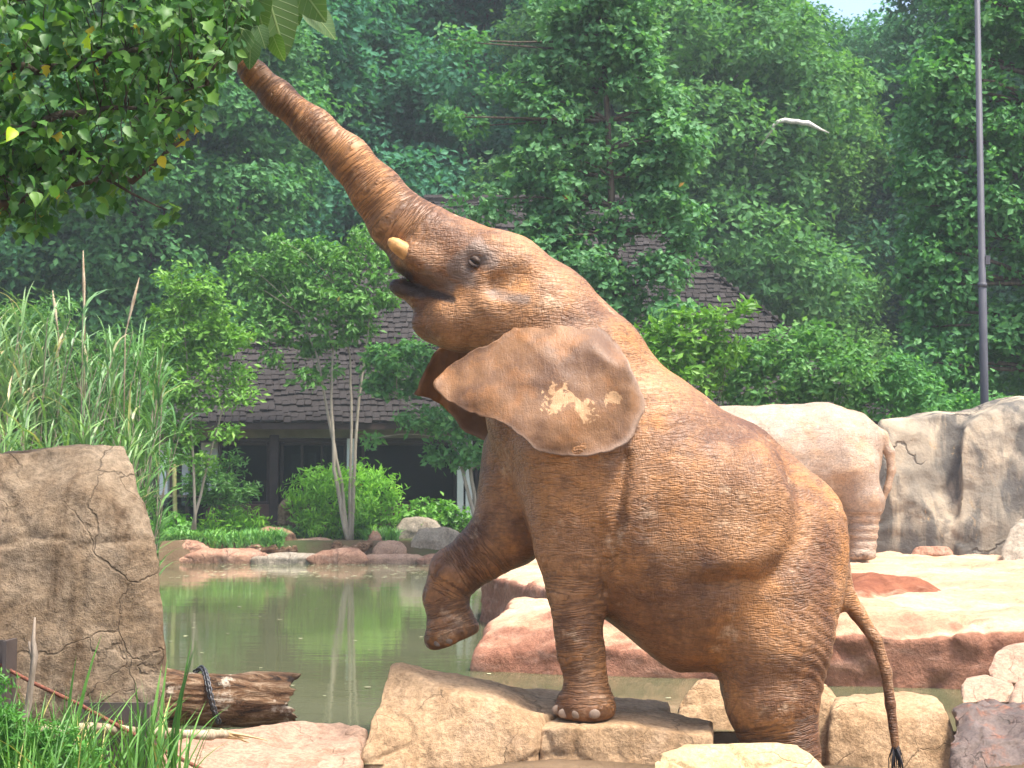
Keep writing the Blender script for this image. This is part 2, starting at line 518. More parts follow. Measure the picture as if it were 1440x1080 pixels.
def leaf_mat(name, dark, mid, light, odd=None, odd_amt=0.02, trans=0.32, rough=0.5, spec=0.35):
    t = NT(name)
    r = t.attr('rnd')
    oi = t.n('ShaderNodeObjectInfo')
    c = t.mix(t.ramp(r, 0.0, 0.6), dark, mid)
    c = t.mix(t.ramp(r, 0.6, 0.97), c, light)
    if odd: c = t.mix(t.ramp(r, 1 - odd_amt, 1 - odd_amt + 0.001), c, odd)
    c = t.mix(1.0, c, oi.outputs['Color'], 'MULTIPLY')
    m = t.done(c, rough, None, spec)
    tr = t.n('ShaderNodeBsdfTranslucent')
    t.set(tr.inputs[0], t.mix(1.0, c, (1.25, 1.35, 0.6), 'MULTIPLY'))
    mx = t.n('ShaderNodeMixShader')
    mx.inputs[0].default_value = trans
    t.t.links.new(t.b.outputs[0], mx.inputs[1]); t.t.links.new(tr.outputs[0], mx.inputs[2])
    t.t.links.new(mx.outputs[0], t.out.inputs['Surface'])
    return m
M['leaf_forest'] = leaf_mat('forest_leaves', (0.036, 0.112, 0.058), (0.078, 0.215, 0.100), (0.145, 0.310, 0.140), (0.25, 0.15, 0.03), 0.004, trans=0.4, rough=0.6, spec=0.15)
M['leaf_tree'] = leaf_mat('broad_tree_leaves', (0.045, 0.125, 0.050), (0.090, 0.215, 0.082), (0.165, 0.31, 0.125), (0.30, 0.16, 0.03), 0.008, trans=0.4, rough=0.55, spec=0.22)
M['leaf_bright'] = leaf_mat('bright_young_leaves', (0.075, 0.19, 0.030), (0.14, 0.31, 0.048), (0.22, 0.40, 0.07), (0.40, 0.32, 0.03), 0.02)
M['leaf_near'] = leaf_mat('near_tree_leaves', (0.032, 0.095, 0.022), (0.068, 0.175, 0.038), (0.14, 0.275, 0.055), (0.45, 0.36, 0.03), 0.012, trans=0.42, rough=0.45, spec=0.28)
M['leaf_big'] = leaf_mat('large_soft_leaves', (0.06, 0.12, 0.03), (0.08, 0.15, 0.04), (0.11, 0.19, 0.05), trans=0.45, rough=0.5)
def big_leaf_veins():
    m = M['leaf_big']; t = NT.__new__(NT); t.m = m; t.t = m.node_tree; t.b = t.t.nodes['Principled BSDF']
    sp = t.n('ShaderNodeSeparateXYZ'); t.set(sp.inputs[0], t.obj_co())
    ax = t.math('ABSOLUTE', sp.outputs[0])
    side = t.math('ABSOLUTE', t.math('SINE', t.math('MULTIPLY', t.math('SUBTRACT', sp.outputs[1], t.math('MULTIPLY', ax, 0.75)), 24.0)))
    v = t.math('MAXIMUM', t.math('SUBTRACT', 1.0, t.ramp(ax, 0.008, 0.022)), t.math('MULTIPLY', t.math('SUBTRACT', 1.0, t.ramp(side, 0.06, 0.22)), 0.6))
    for nd in [n for n in t.t.nodes if n.bl_idname in ('ShaderNodeBsdfPrincipled', 'ShaderNodeBsdfTranslucent')]:
        sk = nd.inputs['Base Color'] if 'Base Color' in nd.inputs else nd.inputs[0]
        old = sk.links[0].from_socket
        t.set(sk, t.mix(t.math('MULTIPLY', v, 0.45), old, (0.34, 0.42, 0.16)))
    t.set(t.b.inputs['Normal'], t.bump(v, 0.4, 0.05))
big_leaf_veins()
M['leaf_yellow'] = leaf_mat('yellowed_leaf', (0.5, 0.38, 0.03), (0.5, 0.38, 0.03), (0.55, 0.42, 0.05), trans=0.4)
M['reed'] = leaf_mat('reed_blades', (0.075, 0.155, 0.055), (0.15, 0.26, 0.09), (0.25, 0.36, 0.15), (0.42, 0.36, 0.18), 0.05, trans=0.25, rough=0.4)
M['grass'] = leaf_mat('grass_blades', (0.045, 0.13, 0.022), (0.085, 0.215, 0.035), (0.14, 0.29, 0.06), (0.36, 0.33, 0.10), 0.05, trans=0.3)
M['grass_blue'] = leaf_mat('bluish_turf', (0.06, 0.17, 0.05), (0.10, 0.25, 0.07), (0.15, 0.32, 0.09), trans=0.25)

def bark(name, a, b):
    t = NT(name)
    co = t.obj_co()
    n = t.noise(t.mapping(co, (6, 6, 1.1)), 3.0, 6, 0.65)
    return t.done(t.mix(t.ramp(n, 0.35, 0.65), a, b), 0.9, t.bump(n, 0.7, 0.03), 0.15)
M['bark'] = bark('dark_bark', (0.055, 0.042, 0.032), (0.12, 0.095, 0.072))
M['bark_pale'] = bark('pale_smooth_bark', (0.25, 0.215, 0.165), (0.36, 0.315, 0.25))
M['white_form'] = bark('white_bird_form', (0.50, 0.47, 0.42), (0.68, 0.65, 0.58))
M['stick'] = bark('stripped_branch_wood', (0.22, 0.16, 0.10), (0.44, 0.36, 0.25))
M['splinter'] = plain('fresh_split_wood', (0.50, 0.36, 0.19), 0.7, 0.2, 30, 0.2)
M['twig'] = bark('grey_twig_bark', (0.18, 0.14, 0.105), (0.34, 0.28, 0.22))

def log_mat():
    t = NT('rotting_log_wood')
    co = t.obj_co()
    n = t.noise(t.mapping(co, (1.2, 5, 5)), 4.0, 8, 0.7, 0.6)
    c = t.mix(t.ramp(n, 0.36, 0.52), (0.022, 0.013, 0.009), (0.16, 0.085, 0.042))
    c = t.mix(t.ramp(n, 0.50, 0.66), c, (0.34, 0.24, 0.155))
    c = t.mix(t.ramp(t.noise(co, 6, 5, 0.7), 0.58, 0.68), c, (0.50, 0.42, 0.33))
    h = t.math('ADD', n, t.math('MULTIPLY', t.noise(co, 40, 4, 0.7), 0.3))
    return t.done(c, 0.8, t.bump(h, 1.0, 0.05), 0.3)
M['log'] = log_mat()
M['steel'] = plain('painted_brown_steel', (0.060, 0.046, 0.042), 0.45, 0.5, 6, 0.25, 0.1, 0.005)
M['cable'] = plain('rusty_cable', (0.16, 0.055, 0.032), 0.75, 0.3, 30, 0.35, 0.4, 0.004)
M['chain'] = plain('dull_iron_chain', (0.075, 0.075, 0.08), 0.5, 0.5, 30, 0.3)
M['chain'].node_tree.nodes['Principled BSDF'].inputs['Metallic'].default_value = 0.6
M['pole'] = plain('grey_painted_pole', (0.065, 0.065, 0.08), 0.6, 0.3, 3, 0.12, 0.03, 0.003)
M['shingle'] = None
def shingle_mat():
    t = NT('weathered_roof_shingle')
    co = t.obj_co()
    geo = t.n('ShaderNodeNewGeometry')
    rp = geo.outputs['Random Per Island']
    n = t.noise(co, 7, 6, 0.7)
    c = t.mix(t.ramp(n, 0.3, 0.7), (0.017, 0.0145, 0.0145), (0.038, 0.033, 0.032))
    c = t.mix(t.ramp(rp, 0.0, 1.0, 0.0, 0.55), c, (0.060, 0.052, 0.050))
    c = t.mix(t.math('MULTIPLY', t.ramp(t.noise(co, 0.7, 4), 0.5, 0.65), 0.4), c, (0.045, 0.038, 0.036))
    return t.done(c, 0.92, t.bump(t.noise(co, 30, 5, 0.7), 0.8, 0.02), 0.1)
M['shingle'] = shingle_mat()
M['bwall'] = plain('red_brown_render', (0.125, 0.068, 0.056), 0.8, 0.2, 2, 0.12, 0.1)
M['btrim'] = plain('dark_brown_timber', (0.045, 0.028, 0.024), 0.6, 0.3, 4, 0.2)
M['bbeam'] = plain('tan_beam', (0.20, 0.17, 0.125), 0.8, 0.2, 3, 0.15)
M['white'] = plain('white_paint', (0.74, 0.75, 0.76), 0.6, 0.3, 3, 0.06, 0.05)
M['interior'] = plain('dim_room_lining', (0.02, 0.02, 0.02), 0.9, 0.1)
M['reflection_panel'] = plain('pale_reflection_panel', (0.30, 0.32, 0.32), 0.9, 0.1)
M['orange_cloth'] = plain('orange_panel', (0.45, 0.20, 0.05), 0.8, 0.2)
M['blue_cloth'] = plain('blue_panel', (0.08, 0.28, 0.60), 0.7, 0.2)
def glass_mat():
    t = NT('dark_window_glass')
    m = t.done((0.012, 0.016, 0.015), 0.03, None, 0.22)
    tr = t.n('ShaderNodeBsdfTransparent'); tr.inputs[0].default_value = (0.55, 0.60, 0.58, 1)
    mx = t.n('ShaderNodeMixShader'); mx.inputs[0].default_value = 0.55
    t.t.links.new(t.b.outputs[0], mx.inputs[1]); t.t.links.new(tr.outputs[0], mx.inputs[2])
    t.t.links.new(mx.outputs[0], t.out.inputs['Surface'])
    return m
M['glass'] = glass_mat()
M['tusk'] = plain('mud_stained_ivory', (0.50, 0.26, 0.09), 0.55, 0.35, 22, 0.35, 0.35, 0.004)
M['nail'] = plain('toenail_horn', (0.23, 0.165, 0.12), 0.65, 0.25, 20, 0.2, 0.2, 0.003)
M['eye'] = plain('dark_wet_eye', (0.014, 0.009, 0.006), 0.22, 0.4, 20, 0.1, 0.0)
M['lid'] = plain('dark_eyelid_skin', (0.085, 0.058, 0.045), 0.6, 0.3, 40, 0.4, 0.8, 0.006)
M['hair'] = plain('black_tail_hair', (0.022, 0.018, 0.020), 0.6, 0.3)
M['mouth'] = plain('dark_mouth_skin', (0.035, 0.020, 0.017), 0.5, 0.35, 30, 0.3, 0.5, 0.006)
# ------------------------------------------------------------------ ground and water
def pond_mask(x, y):
    """1 inside the pond, 0 outside"""
    n = fbm(np.stack([x * 0.25, y * 0.25, 0 * x], 1), 3, 31) * 0.8
    near = 9.9 + 0.95 * sstep(x, -0.9, -0.5) + 0.05 * n
    far = 37.1 + 0.5 * n + np.clip(x - 0.5, 0, 50) * -0.35 + np.clip(-x - 6.5, 0, 50) * -0.9
    left = -6.2 - 0.06 * (y - 10) + n - np.clip(18 - y, 0, 9) * 0.25
    right = 9.0
    d = np.minimum(np.minimum(y - near, far - y), np.minimum(x - left, right - x))
    return d
def ground_z(x, y):
    d = pond_mask(x, y)
    bank = np.where(y > 20, 0.46, np.where(y < 12, -0.15 + 0.18 * sstep(x, -0.9, 0.2), 0.3))
    bank = bank + sstep(y, 44, 80) * 1.2 + 0.05 * fbm(np.stack([x * 0.8, y * 0.8, 0 * x], 1), 3, 77)
    k = sstep(d, -0.35, 0.25)
    k = np.maximum(k, sstep(y, 9.3, 9.5) * (1 - sstep(y, 10.3, 10.5)) * sstep(x, -0.6, -0.2))      # dry moat before the pond
    return bank * (1 - k) + (-0.64) * k
gx = np.unique(np.concatenate([np.arange(-180, -24, 6.0), np.arange(-24, 24, 0.25), np.arange(24, 181, 6.0)]))
gy = np.unique(np.concatenate([np.arange(-40, 4, 4.0), np.arange(4, 44, 0.25), np.arange(44, 181, 4.0)]))
GX, GY = np.meshgrid(gx, gy, indexing='ij')
gz = ground_z(GX.ravel(), GY.ravel())
gv = np.stack([GX.ravel(), GY.ravel(), gz], 1)
ii = np.arange(len(gx) * len(gy)).reshape(len(gx), len(gy))
gf = np.stack([ii[:-1, :-1].ravel(), ii[1:, :-1].ravel(), ii[1:, 1:].ravel(), ii[:-1, 1:].ravel()], 1)
tag(obj('ground', mesh_np('ground', gv, gf), M['ground']), kind='structure')
def gz1(x, y): return float(ground_z(np.array([float(x)]), np.array([float(y)]))[0])

wv = [(-9.5, 9.42, 0.0), (-0.7, 9.42, 0.0), (-0.7, 10.72, 0.0), (9.3, 10.72, 0.0), (9.3, 38.5, 0.0), (-9.5, 38.5, 0.0)]
wm_ = bpy.data.meshes.new('water'); wm_.from_pydata(wv, [], [(0, 1, 2, 5), (2, 3, 4, 5)])
tag(obj('water', wm_, M['water']), kind='structure')

# drifting leaves and scum specks
rf_ = np.random.default_rng(44)
fv_, n_f = [], 520
for _ in range(n_f):
    if rf_.random() < 0.86: x, y = rf_.uniform(-6, 2), rf_.uniform(30, 36.2)
    else: x, y = rf_.uniform(-4, 2), rf_.uniform(11.5, 30)
    r0 = rf_.uniform(0.012, 0.03) * (1.0 if y < 30 else 1.8); a = rf_.random() * 6.28
    for k in range(5): fv_.append((x + r0 * math.cos(a + k * 1.2566) * rf_.uniform(.7, 1.4), y + r0 * math.sin(a + k * 1.2566) * rf_.uniform(.7, 1.4), 0.006))
fl_ = mesh_np('floating_litter', np.array(fv_), np.arange(n_f * 5).reshape(-1, 5), False)
tag(obj('floating_litter', fl_, plain('pale_water_litter', (0.34, 0.33, 0.20), 0.8, 0.2, 3, 0.5)), 'small pale leaf litter floating on the pond', 'litter', kind='stuff')

# ------------------------------------------------------------------ stone builder
def stone_mesh(hulls, voxel=0.03, smooth=3, amp=0.03, scale=2.0, seed=0, strata=0.0, chips=0.02, cut=0.0):
    bm = bmesh.new()
    for H in hulls:
        vs_ = [bm.verts.new(Vector(p)) for p in H]
        r = bmesh.ops.convex_hull(bm, input=vs_)
        dead = [g for g in r['geom_interior'] if isinstance(g, bmesh.types.BMVert)]
        bmesh.ops.delete(bm, geom=dead, context='VERTS')
    m0 = bpy.data.meshes.new('tmp'); bm.to_mesh(m0); bm.free()
    o = bpy.data.objects.new('tmp', m0); col.objects.link(o)
    md = o.modifiers.new('r', 'REMESH'); md.mode = 'VOXEL'; md.voxel_size = voxel
    dg = bpy.context.evaluated_depsgraph_get()
    m1 = bpy.data.meshes.new_from_object(o.evaluated_get(dg))
    bpy.data.objects.remove(o); bpy.data.meshes.remove(m0)
    co = lap(m1, get_co(m1), smooth, 0.5)
    set_co(m1, co); no = get_no(m1)
    p = co * scale + seed * 7.31
    off = amp * fbm(p, 4, seed)
    f1, f2 = cells(co * scale * 0.9 + 0.35 * np.stack([vnoise(p, seed + a) for a in (1, 2, 3)], 1), seed)
    off = off - chips * np.exp(-((f2 - f1) / 0.05) ** 2) * sstep(vnoise(co * 0.9 + seed, seed + 5), -0.3, 0.4)
    off = off + amp * 0.7 * (f1 - 0.5) - amp * 0.30 * np.abs(fbm(p * 3.1, 3, seed + 40))
    if strata:
        h = co[:, 2] + 0.06 * fbm(co * 1.2, 2, seed + 9)
        off = off + strata * (np.abs(((h * 5.5) % 1.0) - 0.5) - 0.25) * 2 * sstep(vnoise(co * 1.5, seed + 3), -0.4, 0.5)
    set_co(m1, co + no * off[:, None])
    m1.polygons.foreach_set('use_smooth', np.ones(len(m1.polygons), dtype=bool))
    return m1

def stone(name, hulls, mat, label, cat='rock', group=None, parent=None, **kw):
    pts = [Vector(p) for H in hulls for p in H]
    base = Vector((sum(p.x for p in pts) / len(pts), sum(p.y for p in pts) / len(pts), min(p.z for p in pts)))
    me = stone_mesh(hulls, **kw)
    co = get_co(me) - np.array(base); set_co(me, co)
    o = obj(name, me, mat)
    o.location = base
    if label: tag(o, label, cat, group)
    return o

def prism(front, Y0, Y1, shrink=0.0, drop=0.0):
    """front: (px,py) seen at depth Y0; pushed back to Y1 at the same height (metres)"""
    out = []
    c = Vector((0, 0, 0))
    P = [at(x, y, Y0) for x, y in front]
    cx = sum(p.x for p in P) / len(P)
    for p in P:
        out.append(p)
        q = Vector((cx + (p.x - cx) * (1 - shrink), Y1, p.z - drop))
        out.append(q)
    return out

A = lambda *t: [at(*q) for q in t]
# big weathered boulder
stone('boulder', [A((-160, 648, 9.2), (0, 636, 9.2), (60, 626, 9.25), (120, 622, 9.4), (178, 624, 9.3), (188, 646, 9.25), (204, 700, 9.2), (222, 765, 9.1), (234, 840, 9.05), (233, 900, 9.0), (228, 1000, 8.95), (226, 1090, 8.95), (-170, 1090, 8.9), (-170, 860, 8.95),
                  (-120, 660, 10.4), (150, 650, 10.3), (196, 760, 10.2), (210, 1060, 10.1), (-150, 1040, 10.4), (120, 700, 9.0), (100, 1000, 8.85))],
      M['rk_boulder'], 'tall weathered grey-brown boulder with crack lines at the pond edge', 'boulder', voxel=0.022, amp=0.04, scale=1.9, seed=3, chips=0.03, smooth=2)
# flat slab under the log
stone('rock', [A((236, 1040, 9.7), (300, 1024, 9.9), (420, 1016, 10.1), (498, 1018, 10.1), (506, 1050, 9.7), (510, 1085, 9.2), (505, 1130, 8.75), (230, 1130, 8.75), (228, 1080, 9.2)) + [Vector((-1.95, 8.8, -0.4)), Vector((-0.8, 8.8, -0.4)), Vector((-0.9, 10.3, -0.4)), Vector((-2.0, 10.3, -0.4))]],
      M['rk_pink'], 'low flat pinkish rock slab lying under the rotting log', seed=5, voxel=0.02, amp=0.03, scale=2.2)
stone('rock', [A((478, 1040, 9.9), (496, 1022, 9.95), (512, 1028, 9.9), (518, 1090, 9.6), (486, 1090, 9.7), (492, 1035, 10.1), (515, 1045, 10.1))],
      M['rk_pink'], 'small rubble stone wedged between the flat slab and the big foothold rock', seed=8, voxel=0.012, amp=0.02, scale=4)
# the foothold rock: a tall left block with a sloping back, then the block the foot stands on
stone('rock', [A((508, 1100, 9.45), (512, 1040, 9.5), (526, 990, 9.7), (546, 932, 9.95), (562, 928, 10.0), (600, 955, 9.75), (640, 978, 9.62), (700, 990, 9.58), (752, 1004, 9.55), (748, 1060, 9.42), (740, 1110, 9.38), (520, 1120, 9.4),
                  (552, 927, 10.15), (640, 948, 10.35), (760, 972, 10.4), (850, 984, 10.4), (790, 1000, 9.8)) + [Vector((-0.85, 10.5, -0.5)), Vector((0.6, 10.5, -0.5)), Vector((0.1, 9.5, -0.5)), Vector((-0.85, 9.5, -0.5))],
               A((640, 952, 10.35), (760, 972, 10.45), (944, 984, 10.5), (940, 1000, 10.3), (800, 1004, 10.0)) + [Vector((0.0, 10.6, -0.5)), Vector((0.95, 10.6, -0.5)), Vector((0.9, 10.2, -0.5))]],
      M['rk_tan'], 'large tan sandstone block with a pointed peak at one end and sloping back', 'rock', voxel=0.018, amp=0.028, scale=2.3, seed=11, strata=0.008, chips=0.03, smooth=2)
zf = at(820, 1012, 9.74).z - 0.004
fx = lambda px, Y: at(px, 1000, Y).x
stone('rock', [[Vector((fx(758, 9.45), 9.52, zf - 0.02)), Vector((fx(800, 9.45), 9.46, zf)), Vector((fx(880, 9.5), 9.50, zf + 0.01)), Vector((fx(1002, 9.5), 9.55, zf - 0.06)), Vector((fx(770, 10), 10.05, zf)), Vector((fx(930, 10), 10.12, zf + 0.02)), Vector((fx(1000, 10), 9.95, zf - 0.03)),
                Vector((fx(748, 9.4), 9.42, -0.5)), Vector((fx(1008, 9.4), 9.45, -0.5)), Vector((fx(1000, 10), 10.1, -0.5)), Vector((fx(752, 10), 10.1, -0.5))]],
      M['rk_tan'], 'flat-topped tan rock under the elephant\'s planted forefoot', 'rock', voxel=0.016, amp=0.012, scale=3.0, seed=14, chips=0.022, smooth=2)
# rocks behind and beside the hind leg
stone('rock', [A((944, 1000, 10.9), (958, 968, 10.95), (985, 953, 11.0), (1030, 960, 11.0), (1080, 985, 10.9), (1096, 1120, 10.5), (940, 1120, 10.5), (985, 960, 11.5), (1060, 970, 11.5), (1090, 1040, 11.4), (960, 1020, 11.4))],
      M['rk_tan'], 'rounded tan rock behind the elephant\'s hind leg on its belly side', seed=17, voxel=0.02, amp=0.03, scale=2.6)
stone('rock', [A((1128, 985, 10.7), (1140, 962, 10.75), (1162, 960, 10.75), (1177, 985, 10.6), (1176, 1010, 10.5), (1160, 1070, 10.4), (1176, 1150, 10.3), (1110, 1150, 10.3), (1130, 970, 11.1), (1175, 980, 11.0), (1150, 1060, 11.0))],
      M['rk_tan'], 'upright narrow tan rock wedged between the hind leg and the square rock', seed=19, voxel=0.018, amp=0.025, scale=3)
stone('rock', [A((1172, 1000, 10.4), (1176, 982, 10.5), (1235, 974, 10.6), (1318, 980, 10.6), (1334, 1000, 10.4), (1348, 1040, 10.3), (1358, 1150, 10.16), (1160, 1150, 10.16), (1168, 1040, 10.3), (1190, 976, 11.1), (1310, 978, 11.1), (1345, 1060, 10.9), (1175, 1060, 10.9), (1250, 1010, 10.3))],
      M['rk_tan'], 'square tan rock with a pale flat top behind the hanging tail', seed=23, voxel=0.02, amp=0.026, scale=2.4, smooth=3)
stone('rock', [A((918, 1070, 9.0), (922, 1060, 9.05), (985, 1044, 9.15), (1090, 1042, 9.2), (1140, 1058, 9.1), (1168, 1085, 9.0), (1160, 1130, 8.9), (920, 1130, 8.9), (960, 1046, 9.42), (1120, 1046, 9.42), (1150, 1110, 9.4), (940, 1110, 9.4))],
      M['rk_yellow'], 'pale yellow flat slab with a crack in front of the hind foot', seed=29, voxel=0.016, amp=0.012, scale=2.6, chips=0.03, smooth=3)
stone('rock', [A((1338, 998, 10.3), (1380, 990, 10.4), (1450, 992, 10.4), (1560, 1000, 10.4), (1560, 1170, 9.5), (1346, 1170, 9.5), (1330, 1040, 10.0), (1380, 994, 11.0), (1540, 994, 11.0), (1400, 1030, 9.95), (1480, 1030, 9.95))],
      M['rk_wet'], 'dark wet rock with rusty red patches beside the square tan rock', seed=31, voxel=0.02, amp=0.05, scale=3.2, chips=0.04)
for k_, (pts, lb, sd_) in enumerate([
        (((1352, 970, 11.6), (1356, 950, 11.7), (1390, 946, 11.7), (1425, 960, 11.6), (1430, 990, 11.4), (1350, 992, 11.4), (1370, 950, 12.0), (1420, 962, 12.0), (1420, 985, 11.9)), 'small brown cobble at the foot of the rock pile by the terrace', 37),
        (((1384, 945, 12.0), (1396, 918, 12.1), (1430, 906, 12.2), (1475, 910, 12.2), (1490, 960, 12.0), (1400, 966, 11.9), (1410, 912, 12.6), (1470, 912, 12.6), (1480, 950, 12.5)), 'rounded pale boulder capping the rock pile by the terrace', 41),
        (((1422, 975, 11.3), (1430, 958, 11.4), (1470, 952, 11.4), (1500, 965, 11.3), (1500, 1005, 11.1), (1420, 1000, 11.2), (1440, 955, 11.8), (1490, 960, 11.8)), 'pale sandy stone in front of the rock pile by the terrace', 43)]):
    stone('rock', [A(*pts)], M['rk_pink'], lb, seed=sd_, voxel=0.018, amp=0.025, scale=3.0, smooth=4)

# ------------------------------------------------------------------ red terrace behind the elephant
TZ = 0.55
def ring(px_list, z0, z1, lean=0.12):
    """px_list: (px, Y) of the waterline; returns hull points of a low block"""
    out = []
    for (px, Y) in px_list:
        x = at(px, 700, Y).x
        out.append(Vector((x, Y, z0)))
    return out
t1 = [Vector((at(px, 700, Y).x, Y, z)) for (px, Y, z) in (
        (664, 14.3, -0.5), (800, 14.0, -0.5), (970, 13.8, -0.5), (1030, 16.5, -0.5), (700, 16.8, -0.5),
        (660, 14.35, 0.12), (672, 14.5, 0.30), (705, 14.9, 0.46), (720, 16.5, 0.46), (780, 14.55, 0.52), (880, 14.3, 0.50), (980, 14.05, 0.46), (985, 16.6, 0.52), (800, 14.0, 0.25), (960, 13.75, 0.22))]
t2 = [Vector((at(px, 700, Y).x, Y, z)) for (px, Y, z) in (
        (940, 13.9, -0.5), (1150, 13.25, -0.5), (1330, 13.1, -0.5), (1650, 12.9, -0.5), (1650, 16.0, -0.5), (960, 16.0, -0.5),
        (1150, 13.15, 0.40), (1330, 13.0, 0.42), (1640, 12.8, 0.42), (940, 13.95, 0.44), (1150, 13.5, TZ), (1330, 13.35, TZ), (1640, 13.2, TZ), (1640, 16, TZ), (960, 16, TZ), (950, 14.3, 0.52))]
t3 = [Vector((x, y, z)) for z in (-0.5, TZ - 0.005) for (x, y) in ((0.6, 16.0), (1.4, 15.0), (13, 15.0), (15, 28.5), (0.6, 28.5), (-0.4, 20))]
stone_t = stone('terrain', [t1, t2, t3], M['terrace'], None, voxel=0.05, amp=0.055, scale=1.5, seed=47, strata=0.02, chips=0.05, smooth=3)
tag(stone_t, kind='structure')
# low red dirt mound and small stones on the terrace
def mound(name, cx, cy, rx, ry, h, mat, label, cat, seed):
    n, r_ = 64, 18
    vs_ = [(0, 0, h)]
    for i in range(1, r_ + 1):
        t = i / r_
        for j in range(n):
            a = 2 * math.pi * j / n
            w = 1 + 0.22 * math.sin(a * 3 + seed) + 0.12 * math.sin(a * 7 + seed * 2)
            vs_.append((rx * t * w * math.cos(a), ry * t * w * math.sin(a), h * (1 - t * t) ** 1.3 - 0.05 * t))
    fs_ = [(0, 1 + j, 1 + (j + 1) % n, 0) for j in range(n)]
    V_ = np.array(vs_); V_[:, 2] += 0.03 * fbm(V_ * 3.0, 4, seed)
    tr = [(0, 1 + j, 1 + (j + 1) % n) for j in range(n)]
    for i in range(r_ - 1):
        for j in range(n):
            j2 = (j + 1) % n
            a, b, c_, d_ = 1 + i * n + j, 1 + (i + 1) * n + j, 1 + (i + 1) * n + j2, 1 + i * n + j2
            tr += [(a, b, c_), (a, c_, d_)]
    mm = mesh_np(name, V_, np.array(tr)); fattr(mm, 'edge', np.concatenate([[0], np.repeat(np.arange(1, r_ + 1) / r_, n)]))
    o = obj(name, mm, mat, None, (cx, cy, TZ))
    return tag(o, label, cat)
pm = at(1255, 830, 15.9)
mound('dirt_mound', pm.x - 0.05, 16.3, 0.62, 1.5, 0.17, M['red_dirt'], 'low mound of loose red dirt on the sandy terrace', 'dirt mound', 3)
stone('rock', [A((1278, 782, 25.4), (1290, 768, 25.5), (1330, 768, 25.5), (1344, 782, 25.4), (1290, 770, 26), (1335, 772, 26), (1340, 790, 25.6), (1280, 790, 25.6))],
      M['rk_shore_red'], 'low flat red stone at the foot of the grey rock wall', seed=53, voxel=0.03, amp=0.03, scale=2)
# grey rock wall at the back of the terrace
stone('rock_wall', [A((1225, 795, 26.4), (1228, 640, 26.5), (1236, 590, 26.7), (1300, 578, 27.0), (1370, 573, 27.0), (1375, 795, 26.3), (1235, 590, 29), (1370, 575, 29), (1375, 795, 29), (1228, 795, 29)),
                    A((1345, 795, 26.2), (1350, 600, 26.5), (1375, 575, 26.6), (1405, 566, 26.8), (1450, 565, 26.8), (1620, 590, 26.4), (1640, 795, 25.8), (1360, 575, 29), (1440, 566, 29), (1640, 600, 29), (1640, 795, 29), (1350, 795, 29))],
      M['wall_rock'], 'long grey rock wall streaked with dark stains behind the second elephant', 'rock wall', voxel=0.055, amp=0.09, scale=0.8, seed=59, chips=0.05, smooth=4)
stone('rock', [A((1404, 782, 25.2), (1420, 745, 25.4), (1436, 732, 25.5), (1500, 730, 25.5), (1510, 790, 25.0), (1410, 792, 25.1), (1430, 738, 26), (1500, 735, 26), (1500, 785, 26))],
      M['rk_shore'], 'brown leaning rock against the grey wall beside the terrace', seed=61, voxel=0.03, amp=0.04, scale=1.6)

# ------------------------------------------------------------------ far shore stones
def blob_stone(px0, px1, py0, py1, Y, mat, label, seed, group=None, depth=0.7, voxel=0.035, smooth=5, name='rock', cat='rock'):
    w = px1 - px0; h = py1 - py0
    rr = random.Random(seed)
    pts = []
    for (fx_, fy_) in ((0.0, 0.75), (0.06, 0.4), (0.25, 0.08), (0.55, 0.0), (0.85, 0.14), (0.97, 0.45), (1.0, 0.85), (0.9, 1.25), (0.1, 1.25)):
        pts.append((px0 + w * (fx_ + rr.uniform(-.04, .04)), py0 + h * fy_, Y + (0.15 if fy_ < 0.3 else 0)))
        if fy_ < 0.9: pts.append((px0 + w * (0.5 + (fx_ - 0.5) * 0.8), py0 + h * (fy_ * 0.9 + 0.05), Y + depth))
    return stone(name, [A(*pts)], mat, label, cat, group, seed=seed, voxel=voxel, amp=0.05, scale=1.5, smooth=smooth)
blob_stone(222, 296, 760, 786, 36.6, M['rk_shore_red'], 'smooth red-brown shore rock beside the big boulder across the water', 71, depth=1.0)
blob_stone(358, 420, 740, 762, 37.6, M['rk_shore_red'], 'red-brown stone with a dark hollow among the bank grass', 72)
blob_stone(400, 486, 756, 774, 37.3, M['rk_pink'], 'long pale flat rock on the far bank by the driftwood', 73)
blob_stone(516, 540, 745, 768, 37.4, M['rk_shore_red'], 'squat red block standing beside the rounded shore stones', 74)
blob_stone(524, 574, 760, 786, 36.9, M['rk_pink'], 'rounded orange-tan stone at the water line between two grey boulders and the driftwood', 75)
blob_stone(548, 626, 726, 776, 38.2, M['rk_shore'], 'dark grey split boulder under the low bright shrub', 76, depth=1.2)
blob_stone(572, 660, 742, 786, 37.2, M['rk_shore'], 'large pale rounded boulder at the far water line', 77, depth=1.3)
blob_stone(650, 790, 758, 796, 34.5, M['rk_shore'], 'pale low shore rock between the lifted and the planted forelegs', 179, depth=1.2)
rs_ = random.Random(91)
px_ = 226.0
k_ = 0
while px_ < 700:
    w_ = rs_.uniform(40, 130); h_ = rs_.uniform(13, 24)
    blob_stone(px_, px_ + w_, 794 - h_, 792, 36.3 + rs_.uniform(-.15, .2), M[('rk_shore_red', 'rk_shore_red', 'rk_shore', 'rk_shore_red', 'rk_pink')[k_ % 5]], 'low ledge stone in the row along the far water line', 200 + k_, 'ledge stones along the far water line', depth=1.1, voxel=0.035, smooth=1)
    px_ += w_ * rs_.uniform(0.6, 0.9); k_ += 1
